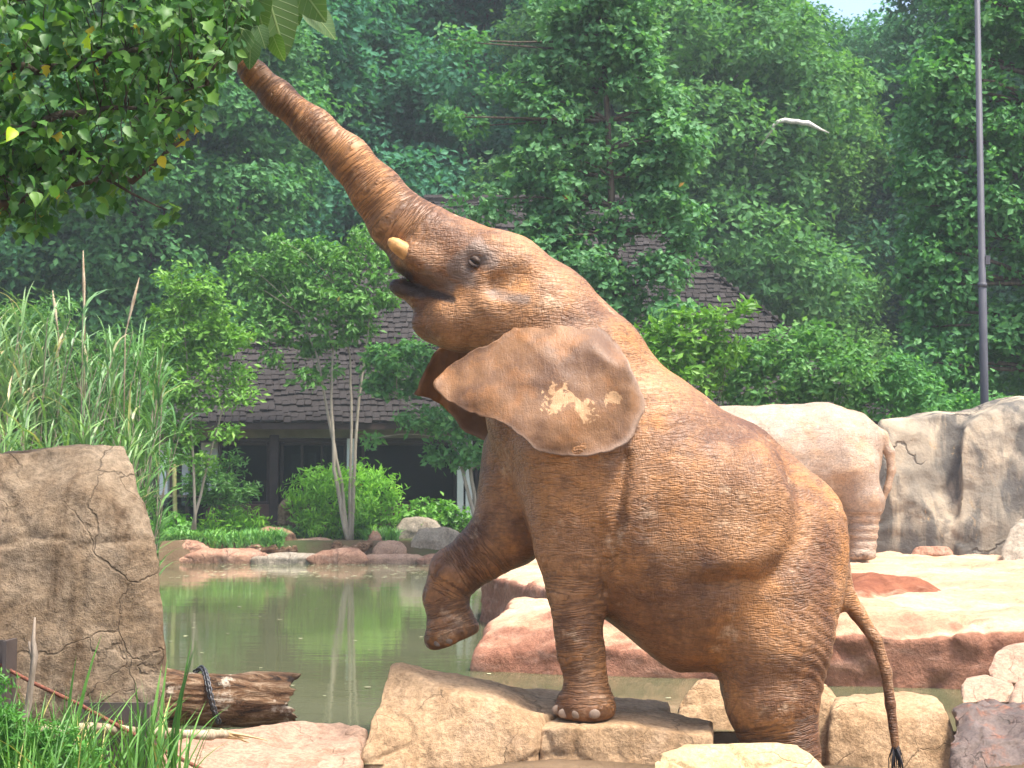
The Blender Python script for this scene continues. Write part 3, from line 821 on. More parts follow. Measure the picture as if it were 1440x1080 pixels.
# standing stone stump by the building
stone('rock_stump', [A((390, 738, 38.6), (391, 712, 38.6), (396, 703, 38.7), (407, 702, 38.7), (413, 712, 38.6), (412, 740, 38.6), (394, 704, 39.0), (409, 705, 39.0), (410, 740, 39.0), (392, 740, 39.0))],
      M['rk_boulder'], 'upright mottled stone stump in front of the building', 'rock', seed=81, voxel=0.03, amp=0.05, scale=3)
# ------------------------------------------------------------------ the shingled building
BY = 40.0
bx = lambda px: at(px, 650, BY).x
bz = lambda py: zpx(py, BY)
BG = 0.40
bld = empty('building', (0, BY, BG))
tag(bld, 'low brown pavilion with a three-tiered dark shingle roof and dark windows', 'building')
def bpart(name, lo, hi, mat, parent=None, ):
    lo = Vector(lo); hi = Vector(hi)
    c = (lo + hi) / 2
    mb = MB().box(lo - c, hi - c)
    o = mb.build(name, mat)
    bm = bmesh.new(); bm.from_mesh(o.data)
    bmesh.ops.bevel(bm, geom=bm.edges[:], offset=min(0.012, min(hi - lo) * 0.2), segments=1, affect='EDGES')
    bm.to_mesh(o.data); bm.free()
    par = parent or bld
    o.parent = par
    o.location = c - (bld.location if par is bld else (bld.location + par.location))
    return o
XL, XR = bx(205), 7.6
# plinth wall, side and back walls, floor slab
bpart('wall', (bx(292), BY, BG - 0.3), (XR, BY + 0.25, bz(709)), M['bwall'])
bpart('wall', (XR - 0.25, BY + 0.26, BG - 0.3), (XR, BY + 15, 3.3), M['bwall'])
bpart('wall', (XL, BY + 15.01, BG - 0.3), (XR, BY + 15.25, 3.3), M['bwall'])
bpart('wall', (XL, BY + 2.0, BG - 0.3), (XL + 0.25, BY + 15, 3.3), M['bwall'])
bpart('partition', (XL + 0.3, BY + 5.0, BG), (XR - 0.3, BY + 5.2, 3.2), M['interior'])
bpart('floor_slab', (XL, BY + 0.26, BG - 0.3), (XR - 0.26, BY + 15, BG + 0.05), M['interior'])
bpart('beam', (XL, BY - 0.06, bz(616)), (XR, BY + 0.22, bz(600)), M['bbeam'])
bpart('fascia', (XL, BY - 0.03, bz(622)), (XR, BY + 0.18, bz(616.3)), M['btrim'])
bpart('soffit', (XL - 0.2, BY - 0.75, bz(599.5)), (XR + 0.4, BY + 14.9, bz(597)), M['btrim'])
def window(px0, px1, py0=622, py1=709, mull=()):
    w = empty('window', (0, 0, 0)); w.parent = bld
    x0, x1, z0, z1 = bx(px0), bx(px1), bz(py1), bz(py0)
    w.location = (0, 0, 0)
    f = 0.07
    def fr(lo, hi, nm, mat): return bpart(nm, lo, hi, mat, w)
    fr((x0, BY + 0.03, z0 + 0.002), (x0 + f, BY + 0.17, z1 - 0.002), 'frame', M['btrim']); fr((x1 - f, BY + 0.03, z0 + 0.002), (x1, BY + 0.17, z1 - 0.002), 'frame', M['btrim'])
    fr((x0 + f, BY + 0.035, z0 + 0.002), (x1 - f, BY + 0.165, z0 + f), 'frame', M['btrim']); fr((x0 + f, BY + 0.035, z1 - f), (x1 - f, BY + 0.165, z1 - 0.002), 'frame', M['btrim'])
    ed = [x0 + f] + [bx(m) for m in mull] + [x1 - f]
    for m in mull: fr((bx(m) - 0.03, BY + 0.05, z0 + f), (bx(m) + 0.03, BY + 0.15, z1 - f), 'mullion', M['btrim'])
    for a, b in zip(ed[:-1], ed[1:]):
        a2 = a + (0.031 if a != ed[0] else 0.001); b2 = b - (0.031 if b != ed[-1] else 0.001)
        fr((a2, BY + 0.09, z0 + f + 0.001), (b2, BY + 0.105, z1 - f - 0.001), 'pane', M['glass'])
    return w
window(306, 379); window(394, 487, mull=(424, 452)); window(508, 642); window(668, 760); window(770, 880); window(890, 1000); window(1010, 1120)
for (a, b) in ((380, 392.5), (656, 666), (762, 769), (882, 889), (1002, 1009), (1122, 1130)):
    bpart('post', (bx(a), BY - 0.14, bz(738)), (bx(b), BY + 0.02, bz(612)), M['btrim'])
for (a, b) in ((488.5, 501), (643, 652), (655, 664.5)):
    bpart('column', (bx(a), BY - 0.16, bz(738 if a > 600 else 716)), (bx(b), BY - 0.02, bz(617)), M['white'])
for (a, b, y0, y1, dy) in ((222, 234, 618, 712, 0.2), (242, 252, 628, 712, 1.2), (276, 300, 620, 690, 0.6)):
    bpart('column', (bx(a), BY + dy, bz(y1)), (bx(b), BY + dy + 0.2, bz(y0)), M['white'])
bpart('reflection_panel', (bx(400), BY + 1.2, bz(692)), (bx(419), BY + 1.26, bz(637)), M['reflection_panel'])  # pale panels added to stand in for reflections in the window
bpart('reflection_panel', (bx(424), BY + 1.2, bz(692)), (bx(436), BY + 1.26, bz(635)), M['reflection_panel'])
bpart('reflection_panel', (bx(443), BY + 1.2, bz(692)), (bx(452), BY + 1.26, bz(635)), M['reflection_panel'])
bpart('door_panel', (bx(366), BY + 0.6, bz(706)), (bx(373), BY + 0.65, bz(675)), M['orange_cloth'])
bpart('notice_board', (bx(474), BY + 0.5, bz(652)), (bx(487), BY + 0.55, bz(622)), M['blue_cloth'])

# roof: three stepped hip tiers of shingles
roof = empty('roof'); roof.parent = bld
def rp(o): o.parent = roof; o.matrix_parent_inverse = Matrix.Translation(-bld.location); return o
E = dict(x0=-8.66, x1=9.05, y0=39.2, y1=56.8, z=3.10)
Rg = dict(x0=-2.4, x1=3.06, y0=48.0, y1=48.0, z=9.53)
def rect(t, lift=0.0):
    L = lambda k: E[k] + (Rg[k] - E[k]) * t
    return L('x0'), L('x1'), L('y0'), L('y1'), E['z'] + (Rg['z'] - E['z']) * t + lift
unit = MB().box((-0.5, -0.5, 0), (0.5, 0.5, 1)).build('shingle_src', M['shingle'])
shm = unit.data
bpy.data.objects.remove(unit)
rs = random.Random(12)
parts_left = 300
bulk_v, bulk_f = [], []
cube = np.array([v.co[:] for v in shm.vertices]); cubef = np.array([p.vertices[:] for p in shm.polygons])
NR = 16
for tier in range(3):
    ta = tier / 3.0 - (0.035 if tier else 0.0); tb = (tier + 1) / 3.0
    lift = 0.12 * tier
    x0, x1, y0, y1, z0 = rect(ta, lift); X0, X1, Y0, Y1, z1 = rect(tb, lift)
    mb = MB()
    lo = [(x0, y0, z0), (x1, y0, z0), (x1, y1, z0), (x0, y1, z0)]; hi = [(X0, Y0, z1), (X1, Y0, z1), (X1, Y1 + 0.01, z1), (X0, Y1 + 0.01, z1)]
    mb.v = lo + hi + [(a, b, c - 0.14) for (a, b, c) in lo] + [(a, b, c - 0.14) for (a, b, c) in hi]
    mb.f = [(0, 1, 5, 4), (1, 2, 6, 5), (2, 3, 7, 6), (3, 0, 4, 7), (8, 12, 13, 9), (9, 13, 14, 10), (10, 14, 15, 11), (11, 15, 12, 8), (0, 8, 9, 1), (1, 9, 10, 2), (2, 10, 11, 3), (3, 11, 8, 0), (4, 5, 13, 12), (5, 6, 14, 13), (6, 7, 15, 14), (7, 4, 12, 15)]
    rp(mb.build('roof_deck', M['btrim']))
    sides = [((x0, y0), (x1, y0), (X0, Y0), (X1, Y0)), ((x1, y0), (x1, y1), (X1, Y0), (X1, Y1)), ((x1, y1), (x0, y1), (X1, Y1), (X0, Y1)), ((x0, y1), (x0, y0), (X0, Y1), (X0, Y0))]
    for si, (a, b, a2, b2) in enumerate(sides):
        a = Vector((*a, z0)); b = Vector((*b, z0)); a2 = Vector((*a2, z1)); b2 = Vector((*b2, z1))
        up = ((a2 + b2) / 2 - (a + b) / 2); along = (b - a).normalized()
        up = (up - along * up.dot(along)); slope = up.length; up.normalize()
        nrm = along.cross(up)
        if nrm.z < 0: nrm = -nrm
        for r in range(NR):
            t = r / NR
            p, q = a.lerp(a2, t), b.lerp(b2, t)
            L = (q - p).length
            wd = 0.17; n = max(1, int(L / wd))
            wob = rs.uniform(-0.03, 0.03)
            for i in range(n):
                w_ = L / n
                c = p.lerp(q, (i + 0.5) / n) + up * (slope / NR * 0.65 + rs.uniform(-0.05, 0.05) + wob) + nrm * (0.005 + rs.uniform(0, 0.012))
                ln = slope / NR * 1.55; th = rs.uniform(0.025, 0.055)
                tl = 0.10 + rs.uniform(-0.03, 0.07)
                u2 = (up * math.cos(tl) - nrm * math.sin(tl)).normalized()
                yaw = rs.uniform(-0.06, 0.06)
                al = (along + u2 * yaw).normalized(); u3 = (u2 - al * u2.dot(al)).normalized(); n3 = al.cross(u3)
                if n3.dot(nrm) < 0: n3 = -n3
                mat_ = Matrix((al * (w_ * rs.uniform(0.86, 1.0)), u3 * ln, n3 * th)).transposed()
                pxs = 720 + F * c.x / c.y
                if si == 0 and tier < 2 and parts_left > 0 and ((tier == 0 and 330 < pxs < 650) or (tier == 1 and 520 < pxs < 620)):
                    o = bpy.data.objects.new('shingle', shm); col.objects.link(o); parts_left -= 1
                    m4 = mat_.to_4x4(); m4.translation = c - bld.location
                    o.parent = roof; o.matrix_basis = m4
                else:
                    V_ = cube @ np.array(mat_).T + np.array(c)
                    bulk_f.append(cubef + len(bulk_v) * 8); bulk_v.append(V_)
bulk = rp(obj('shingles', mesh_np('shingles', np.concatenate(bulk_v), np.concatenate(bulk_f), False), M['shingle']))
bulk['kind'] = 'stuff'
mb = MB().tube([(Rg['x0'] - 0.1, 48, Rg['z'] + 0.27), (Rg['x1'] + 0.1, 48, Rg['z'] + 0.27)], [0.16, 0.16], 8)
rp(mb.build('ridge_cap', M['shingle']))

# glass barrier and bamboo pole beside the building
gb = empty('glass_barrier', at(250, 762, 38.4)); tag(gb, 'clear glass barrier with a brown top rail beside the building', 'barrier')
def gp(name, lo, hi, mat):
    c = (Vector(lo) + Vector(hi)) / 2
    o = MB().box(Vector(lo) - c, Vector(hi) - c).build(name, mat, gb)
    o.location = c - gb.location
gx_ = lambda px: at(px, 700, 38.4).x
gzz = lambda py: zpx(py, 38.4)
gp('top_rail', (gx_(212), 38.36, gzz(699)), (gx_(291), 38.48, gzz(696)), M['twig'])
for px in (263, 289): gp('post', (gx_(px) - 0.04, 38.38, 0.3), (gx_(px) + 0.04, 38.46, gzz(699.2)), M['btrim'])
gp('pane', (gx_(266), 38.41, 0.55), (gx_(286.5), 38.425, gzz(699.5)), M['glass'])
gp('pane', (gx_(214), 38.41, 0.55), (gx_(260.5), 38.425, gzz(699.5)), M['glass'])
mb = MB().tube([at(247, 765, 38.2), at(245, 650, 38.2)], [0.05, 0.045], 10)
tag(mb.build('bamboo_pole', plain('dry_bamboo', (0.36, 0.33, 0.14), 0.6, 0.3)), 'yellowish upright bamboo pole at the end of the glass barrier', 'pole')

# lamp pole on the right
lp = empty('lamp_pole', (at(1385, 600, 29.8).x, 29.8, 0.46)); tag(lp, 'tall slim grey metal pole rising behind the grey rock wall', 'pole')
pz = lambda py: zpx(py, 29.8) - 0.46
MB().tube([(0, 0, -0.2), (0, 0, pz(402)), (0, 0, pz(402) + .01), (0, 0, pz(-140))], [0.075, 0.072, 0.064, 0.045], 14).build('shaft', M['pole'], lp, True)
MB().box((0.05, -0.06, pz(372)), (0.13, 0.06, pz(360))).build('junction_box', M['pole'], lp)
MB().tube([(0, 0, pz(404)), (0, 0, pz(398))], [0.082, 0.082], 14).build('collar', M['pole'], lp, True)
MB().box((-0.5, -0.12, pz(-142)), (0.5, 0.12, pz(-150))).build('lamp_head', M['pole'], lp)
# ------------------------------------------------------------------ implicit-surface bodies
class Sdf:
    def __init__(self, lo, hi, cell):
        self.lo = np.array(lo, float); self.cell = cell
        self.n = np.ceil((np.array(hi) - self.lo) / cell).astype(int) + 1
        self.f = np.full(tuple(self.n), 1.0, dtype=np.float32)
        self.ax = [self.lo[a] + cell * np.arange(self.n[a]) for a in range(3)]
    def _win(self, lo, hi):
        i0 = np.clip(np.floor((lo - self.lo) / self.cell).astype(int), 0, self.n - 1)
        i1 = np.clip(np.ceil((hi - self.lo) / self.cell).astype(int) + 1, 1, self.n)
        sl = tuple(slice(a, b) for a, b in zip(i0, i1))
        g = np.meshgrid(*[self.ax[a][sl[a]] for a in range(3)], indexing='ij', sparse=True)
        return sl, g
    def cone(self, a, b, ra, rb, k=0.08, ys=1.0, op='add', cut=None):
        a = np.array(a, float); b = np.array(b, float)
        R = max(ra, rb) * max(1.0, ys) + k + 4 * self.cell
        sl, (X, Y, Z) = self._win(np.minimum(a, b) - R, np.maximum(a, b) + R)
        ba = b - a; L = max(float(ba @ ba), 1e-9)
        t = np.clip(((X - a[0]) * ba[0] + (Y - a[1]) * ba[1] + (Z - a[2]) * ba[2]) / L, 0, 1)
        d = np.sqrt((X - a[0] - t * ba[0]) ** 2 + ((Y - a[1] - t * ba[1]) / ys) ** 2 + (Z - a[2] - t * ba[2]) ** 2) - (ra + (rb - ra) * t)
        if cut is not None:
            p, n = np.array(cut[0]), np.array(cut[1]) / np.linalg.norm(cut[1])
            e = (X - p[0]) * n[0] + (Y - p[1]) * n[1] + (Z - p[2]) * n[2]
            kk = 0.03
            h = np.clip(0.5 + 0.5 * (d - e) / kk, 0, 1)
            d = e + (d - e) * h + kk * h * (1 - h)
        f = self.f[sl]
        if op == 'add':
            h = np.clip(0.5 + 0.5 * (f - d) / k, 0, 1)
            self.f[sl] = f + (d - f) * h - k * h * (1 - h)
        else:
            d = -d
            h = np.clip(0.5 - 0.5 * (f - d) / k, 0, 1)
            self.f[sl] = f + (d - f) * h + k * h * (1 - h)
    def mesh(self):
        f = self.f; n = self.n
        ins = f < 0
        nx, ny, nz = n
        acc = np.zeros((nx - 1, ny - 1, nz - 1, 3), dtype=np.float32)
        cnt = np.zeros((nx - 1, ny - 1, nz - 1), dtype=np.float32)
        full = (slice(0, -1), slice(0, -1), slice(0, -1))
        def cs(o, size):  # corner slice
            return tuple(slice(o[a], size[a] - 1 + o[a]) for a in range(3))
        size = (nx, ny, nz)
        for ax in range(3):
            oth = [a for a in range(3) if a != ax]
            for u in (0, 1):
                for v in (0, 1):
                    o0 = [0, 0, 0]; o0[oth[0]] = u; o0[oth[1]] = v
                    o1 = list(o0); o1[ax] = 1
                    fa = f[cs(o0, size)]; fb = f[cs(o1, size)]
                    m = (fa < 0) != (fb < 0)
                    idx = np.nonzero(m)
                    va = fa[idx]; vb = fb[idx]
                    t = va / (va - vb)
                    acc[idx[0], idx[1], idx[2], ax] += t
                    acc[idx[0], idx[1], idx[2], oth[0]] += u
                    acc[idx[0], idx[1], idx[2], oth[1]] += v
                    cnt[idx] += 1
        act = np.nonzero(cnt > 0)
        vid = np.full(cnt.shape, -1, dtype=np.int64)
        vid[act] = np.arange(len(act[0]))
        V = acc[act] / cnt[act][:, None]
        V = (V + np.stack(act, 1)) * self.cell + self.lo
        Fs = []
        for ax in range(3):
            o1 = [0, 0, 0]; o1[ax] = 1
            a_ = ins[tuple(slice(0, size[q] - o1[q]) for q in range(3))]
            b_ = ins[tuple(slice(o1[q], size[q]) for q in range(3))]
            idx = np.array(np.nonzero(a_ != b_)).T
            oth = [a for a in range(3) if a != ax]
            ok = (idx[:, oth[0]] > 0) & (idx[:, oth[1]] > 0) & (idx[:, oth[0]] < size[oth[0]] - 1) & (idx[:, oth[1]] < size[oth[1]] - 1)
            idx = idx[ok]
            flip = a_[tuple(idx.T)]
            q = []
            for (u, v) in ((0, 0), (1, 0), (1, 1), (0, 1)):
                c = idx.copy(); c[:, oth[0]] -= u; c[:, oth[1]] -= v
                q.append(vid[tuple(c.T)])
            q = np.stack(q, 1)
            if ax == 1: flip = ~flip
            q[~flip] = q[~flip][:, ::-1]
            Fs.append(q)
        Fq = np.concatenate(Fs)
        Fq = Fq[(Fq >= 0).all(1)]
        return V, Fq

EY = 10.0
S = EY / F
def EP(px, py, d=0.0):
    return np.array(at(px, py, EY + d * S))
def chain(sd, pts, k, ys=1.0, op='add', cutlast=None):
    P = [(EP(x, y, d), r * S * (EY + d * S) / EY) for (x, y, d, r) in pts]
    for i, ((a, ra), (b, rb)) in enumerate(zip(P[:-1], P[1:])):
        sd.cone(a, b, ra, rb, k * S, ys, op, cutlast if i == len(P) - 2 else None)
    return P

def seg_param(co, P):
    """distance to a chain's surface and arc length along it"""
    best = np.full(len(co), 9.0); s = np.zeros(len(co)); acc = 0.0
    for (a, ra), (b, rb) in zip(P[:-1], P[1:]):
        ba = b - a; L = float(ba @ ba)
        t = np.clip((co - a) @ ba / L, 0, 1)
        d = np.linalg.norm(co - a - t[:, None] * ba, axis=1) - (ra + (rb - ra) * t)
        m = d < best
        best[m] = d[m]; s[m] = acc + t[m] * math.sqrt(L)
        acc += math.sqrt(L)
    return best, s, acc


# ------------------------------------------------------------------ the rearing elephant
ORI = Vector((1.0, EY, -0.63))
ele = empty('elephant', ORI)
tag(ele, 'mud-brown elephant with one forefoot up on the rock and trunk reaching into leaves', 'elephant')

sd = Sdf((at(290, 60, 10).x, 9.25, -0.72), (at(1290, 60, 10).x, 10.75, 4.15), 0.0165)
# torso
chain(sd, [(806, 570, 0, 126), (905, 700, 0, 158), (1012, 782, 0, 160), (1078, 806, 0, 108)], 40, 0.86)
chain(sd, [(1035, 665, 0, 60), (1120, 738, 0, 62)], 45, 0.95)                 # spine over the hips
# abdomen bulge of the near flank
chain(sd, [(950, 690, -66, 92), (1024, 708, -74, 84)], 14, 0.86)
chain(sd, [(905, 770, -40, 92), (985, 850, -30, 70)], 40, 0.9)
# neck and head
chain(sd, [(800, 520, 0, 106), (752, 455, 0, 86), (704, 398, 0, 66)], 34, 0.84)
chain(sd, [(704, 396, 0, 67), (646, 364, 0, 55)], 26, 1.02)
chain(sd, [(728, 384, -20, 40), (692, 358, -24, 31)], 16)                     # temple / brow
chain(sd, [(728, 384, 20, 40), (692, 358, 24, 31)], 16)
chain(sd, [(694, 436, -28, 48), (642, 448, -16, 44)], 18)                     # cheek and jaw
chain(sd, [(694, 436, 28, 48), (642, 448, 16, 44)], 18)
chain(sd, [(640, 446, 0, 46), (606, 452, 0, 27)], 16, 0.95)
# trunk
TR = chain(sd, [(640, 362, 0, 54), (598, 338, 0, 48), (562, 312, 0, 42), (530, 270, 0, 35), (490, 222, 0, 29), (442, 179, 0, 25), (390, 135, 0, 21), (358, 104, 0, 17), (330, 78, 0, 13)], 16, 0.96)
# fleshy tusk sheaths and upper lip
chain(sd, [(612, 374, -34, 25), (580, 359, -40, 19)], 14)
chain(sd, [(610, 372, 34, 24), (577, 357, 36, 17)], 14)
# mouth opening, then the lower lip
chain(sd, [(598, 372, 0, 30), (570, 366, 0, 20)], 14, 1.1)
chain(sd, [(560, 392, -34, 8), (596, 400, -46, 11), (620, 412, -52, 8), (634, 420, -56, 4)], 8, 1.5, 'sub')
LIP = chain(sd, [(614, 432, 0, 20), (590, 420, 0, 13), (562, 405, 0, 9), (555, 402, 0, 7)], 12, 1.5)
# eye socket and brow ridge
chain(sd, [(664, 372, -68, 13), (672, 366, -70, 13)], 9, 1.0, 'sub')
chain(sd, [(700, 402, -72, 14), (730, 384, -74, 12)], 20, 1.0, 'sub')
chain(sd, [(652, 358, -52, 5), (668, 350, -54, 7), (684, 360, -54, 5)], 10)
# crease between jaw and neck
chain(sd, [(664, 507, -70, 14), (716, 476, -88, 12), (760, 452, -96, 9)], 14, 1.0, 'sub')
# near foreleg, planted
z_foot = at(820, 1012, EY - 62 * S).z
L1 = chain(sd, [(816, 640, -58, 92), (810, 725, -62, 60), (809, 780, -62, 49), (808, 835, -62, 34), (812, 880, -62, 29.5), (817, 920, -62, 29), (823, 950, -62, 26)], 22, 0.92)
L1 += chain(sd, [(823, 946, -62, 27), (825, 990, -62, 42)], 10, 1.0, 'add', ((0, 0, z_foot), (0, 0, -1)))[1:]
chain(sd, [(790, 986, -62, 8), (792, 996, -62, 14)], 10, 1.2, 'add', ((0, 0, z_foot), (0, 0, -1)))
chain(sd, [(852, 745, -84, 24), (846, 800, -72, 16)], 14)                     # slack skin behind the elbow
# far foreleg, lifted
L2 = chain(sd, [(752, 650, 52, 78), (716, 745, 56, 50), (680, 775, 58, 38), (640, 805, 58, 34), (624, 838, 58, 26), (631, 862, 58, 27)], 16, 0.95)
sole = (EP(604, 917, 58), EP(674, 890, 58))
sv = sole[1] - sole[0]
sn = np.array((sv[2], 0, -sv[0])); sn = sn / np.linalg.norm(sn)
if sn[2] > 0: sn = -sn
L2 += chain(sd, [(631, 858, 58, 27), (638, 886, 58, 36)], 10, 1.0, 'add', (sole[0], sn))[1:]
chain(sd, [(618, 886, 58, 16), (608, 902, 58, 11)], 10, 1.6, 'add', (sole[0], sn))
# hind legs
z_hind = -0.63
L3 = chain(sd, [(1088, 846, -46, 88), (1086, 900, -54, 80), (1086, 985, -62, 62), (1098, 1050, -60, 49), (1102, 1110, -60, 47), (1102, 1150, -60, 50)], 22, 0.9)
L3 += chain(sd, [(1102, 1150, -60, 50), (1100, 1180, -60, 58)], 12, 1.0, 'add', ((0, 0, z_hind), (0, 0, -1)))[1:]
L4 = chain(sd, [(1076, 842, 50, 88), (1080, 960, 55, 62), (1094, 1050, 58, 48), (1098, 1150, 58, 48)], 22, 0.9)
L4 += chain(sd, [(1098, 1150, 58, 48), (1094, 1180, 58, 56)], 12, 1.0, 'add', ((0, 0, z_hind), (0, 0, -1)))[1:]
# tail
chain(sd, [(1150, 742, 0, 34), (1176, 800, 0, 19), (1190, 838, -2, 13), (1206, 862, -4, 11), (1232, 900, -8, 9), (1246, 945, -10, 8), (1252, 990, -10, 7.2), (1259, 1048, -10, 6.2)], 5)
chain(sd, [(1176, 836, -6, 11), (1183, 852, -6, 8)], 8)

V, Q = sd.mesh()
nrmoff = fbm(V * 5.0, 3, 5)
front_map = None
# first surface seen from the front, per (x, z) column
inside = sd.f < 0
has = inside.any(axis=1)
firsty = np.where(has, sd.ax[1][np.argmax(inside, axis=1)], np.nan)
def front_y(x, z):
    i = int(round((x - sd.lo[0]) / sd.cell)); j = int(round((z - sd.lo[2]) / sd.cell))
    if 0 <= i < firsty.shape[0] and 0 <= j < firsty.shape[1]: return firsty[i, j]
    return float('nan')
def on_skin(px, py, lift=0.0):
    y = EY
    for _ in range(4):
        p = at(px, py, y); yy = front_y(p.x, p.z)
        if yy != yy: break
        y = yy
    return at(px, py, y - lift)

me = mesh_np('body', V - np.array(ORI), Q)
co = get_co(me)
co = np.where((V[:, 0] < 1.93)[:, None], lap(me, co, 2, 0.4), co)
set_co(me, co)
no = get_no(me)
W = co + np.array(ORI)
d_t, s_t, Lt = seg_param(W, TR)
wm = np.zeros(len(W)); ws = np.zeros(len(W))
mt = sstep(s_t, 0.10, 0.30) * (d_t < 0.05)
ws = np.where(mt > 0, s_t, ws); wm = np.maximum(wm, mt)
for L in (L1, L2, L3, L4):
    d_l, s_l, Ll = seg_param(W, L)
    ml = sstep(s_l, Ll * 0.28, Ll * 0.55) * (d_l < 0.06)
    k = ml > wm
    ws[k] = s_l[k] * 0.9 + 3.0; wm[k] = ml[k]
fattr(me, 'ws', ws); fattr(me, 'wm', wm)
# photo-plane position of every vertex, for marks that belong to one spot of the hide
PXX = 720 + F * W[:, 0] / W[:, 1]
PYY = 695 - F * (W[:, 2] - CAMZ) / W[:, 1]
near = W[:, 1] < EY + 0.05
def spot(pts, r):
    d = np.full(len(W), 1e9)
    for (x0, y0), (x1, y1) in zip(pts[:-1], pts[1:]):
        bx_, by_ = x1 - x0, y1 - y0
        t = np.clip(((PXX - x0) * bx_ + (PYY - y0) * by_) / (bx_ * bx_ + by_ * by_), 0, 1)
        d = np.minimum(d, np.hypot(PXX - x0 - t * bx_, PYY - y0 - t * by_))
    return np.clip(1.15 - d / r, 0, 1)
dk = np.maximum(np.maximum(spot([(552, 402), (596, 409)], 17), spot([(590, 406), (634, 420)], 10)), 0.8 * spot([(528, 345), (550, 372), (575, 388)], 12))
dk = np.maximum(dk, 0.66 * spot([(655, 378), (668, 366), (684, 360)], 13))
gy = np.maximum(spot([(660, 390), (640, 380), (672, 345), (690, 365)], 22) * 0.9, 0.8 * spot([(600, 385), (630, 400)], 20)) 
gy = np.maximum(gy, 0.8 * spot([(690, 412), (740, 420)], 14))
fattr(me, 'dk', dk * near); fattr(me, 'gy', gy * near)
# real folds: rings along trunk and limbs, loose ripples on the hide
ring = np.sin(ws * 2 * math.pi / 0.052 + 2.0 * fbm(W * 7.0, 2, 9))
off = -0.0032 * wm * (W[:, 2] < 1.2) * np.clip(ring, -1, 0.25) ** 2 * np.sign(-np.clip(ring, -1, 0.25))
u = W @ np.array((0.62, 0.0, 0.78))
rump = sstep(W[:, 0], 1.30, 1.75) * (1 - wm)
off2 = 0.0062 * rump * np.sin(u * 2 * math.pi / 0.06 + 3.0 * fbm(W * 4.0, 2, 3)) * (0.5 + 0.5 * vnoise(W * 3.1, 8))
calm = (1 - 0.75 * mt) * (1 - sstep(W[:, 0], 1.93, 1.99))
off = (off + off2 + 0.007 * fbm(W * 4.2, 4, 2)) * calm
# roll of the belly that hangs over the thigh
ca, sa = math.cos(rad(38)), math.sin(rad(38))
du, dv = PXX - 985, PYY - 690
eu, ev = (du * ca + dv * sa) / 132.0, (-du * sa + dv * ca) / 108.0
qq = np.hypot(eu, ev) + 0.05 * fbm(W * 5, 2, 6)
side_ = sstep(du * 0.93 + dv * 0.36, 0, 75) * near * sstep(-no[:, 1], 0.1, 0.4)
off = off - 0.034 * near * spot([(880, 640), (872, 690), (866, 740), (855, 785), (846, 830)], 13) ** 1.5 - 0.014 * near * spot([(846, 742), (838, 780), (842, 810)], 8)
off = off + side_ * (0.060 * sstep(-qq, -1.18, -0.84) - 0.028 * np.exp(-((qq - 1.15) / 0.12) ** 2))
set_co(me, co + no * off[:, None])
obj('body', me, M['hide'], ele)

def sub(name, mb_or_me, mat, **kw):
    o = mb_or_me.build(name, mat, None, kw.get('smooth', True)) if isinstance(mb_or_me, MB) else obj(name, mb_or_me, mat)
    o.parent = ele
    o.matrix_parent_inverse = Matrix.Translation(-ORI)
    return o

def ellipsoid_me(c, axes, r, seg=20, rings=12, bump_amp=0.0):
    """c centre, axes 3 unit vectors, r 3 radii"""
    vs_, fs_ = [], []
    for i in range(rings + 1):
        th = math.pi * i / rings
        for j in range(seg):
            ph = 2 * math.pi * j / seg
            q = (math.sin(th) * math.cos(ph) * r[0], math.sin(th) * math.sin(ph) * r[1], math.cos(th) * r[2])
            vs_.append(tuple(Vector(c) + Vector(axes[0]) * q[0] + Vector(axes[1]) * q[1] + Vector(axes[2]) * q[2]))
    for i in range(rings):
        for j in range(seg):
            j2 = (j + 1) % seg
            fs_.append((i * seg + j, (i + 1) * seg + j, (i + 1) * seg + j2, i * seg + j2))
    m_ = bpy.data.meshes.new('ellipsoid'); m_.from_pydata(vs_, [], fs_)
    bm = bmesh.new(); bm.from_mesh(m_)
    bmesh.ops.remove_doubles(bm, verts=bm.verts, dist=1e-5)
    bmesh.ops.recalc_face_normals(bm, faces=bm.faces)
    bm.to_mesh(m_); bm.free()
    m_.polygons.foreach_set('use_smooth', np.ones(len(m_.polygons), dtype=bool))
    return m_
AX = [Vector((1, 0, 0)), Vector((0, 1, 0)), Vector((0, 0, 1))]

# eye with lids
ep = on_skin(667, 369, 0.012)
eye = sub('eye', ellipsoid_me(ep, [Vector((.85, 0, -.53)), Vector((0, 1, 0)), Vector((.53, 0, .85))], (0.038, 0.019, 0.017)), M['eye'])
def lid(sign):
    mb = MB()
    pts = []
    for i in range(9):
        t = -1 + 2 * i / 8
        pts.append(ep + Vector((0.042 * t * 0.8 + 0.010 * sign * (1 - t * t), -0.020 * (1 - 0.8 * t * t) + 0.002, -0.042 * t * 0.55 + sign * 0.016 * (1 - t * t))))
    mb.tube(pts, [0.004 + (0.013 if sign > 0 else 0.008) * (1 - (2 * i / 8 - 1) ** 2) for i in range(9)], 8)
    return mb
for s_ in (1, -1): sub('eyelid', lid(s_), M['lid'])
def eye_fold(dz, w, r):
    pts = []
    for i in range(11):
        t = -1 + 2 * i / 10
        x = 667 + (w * t * 0.85 + dz * 0.5 * (1 - t * t)); y = 369 + (w * t * 0.52 - dz * 0.85 * (1 - t * t))
        pts.append(on_skin(x, y, -0.002))
    mb = MB(); mb.tube(pts, [r * (0.25 + 0.75 * (1 - (2 * i / 10 - 1) ** 2)) for i in range(11)], 8)
    sub('eyelid_fold', mb, M['hide'])
for dz, w, r in ((9, 12, 0.009), (14, 15, 0.009), (-9, 12, 0.009), (-14, 15, 0.008)): eye_fold(dz, w, r)
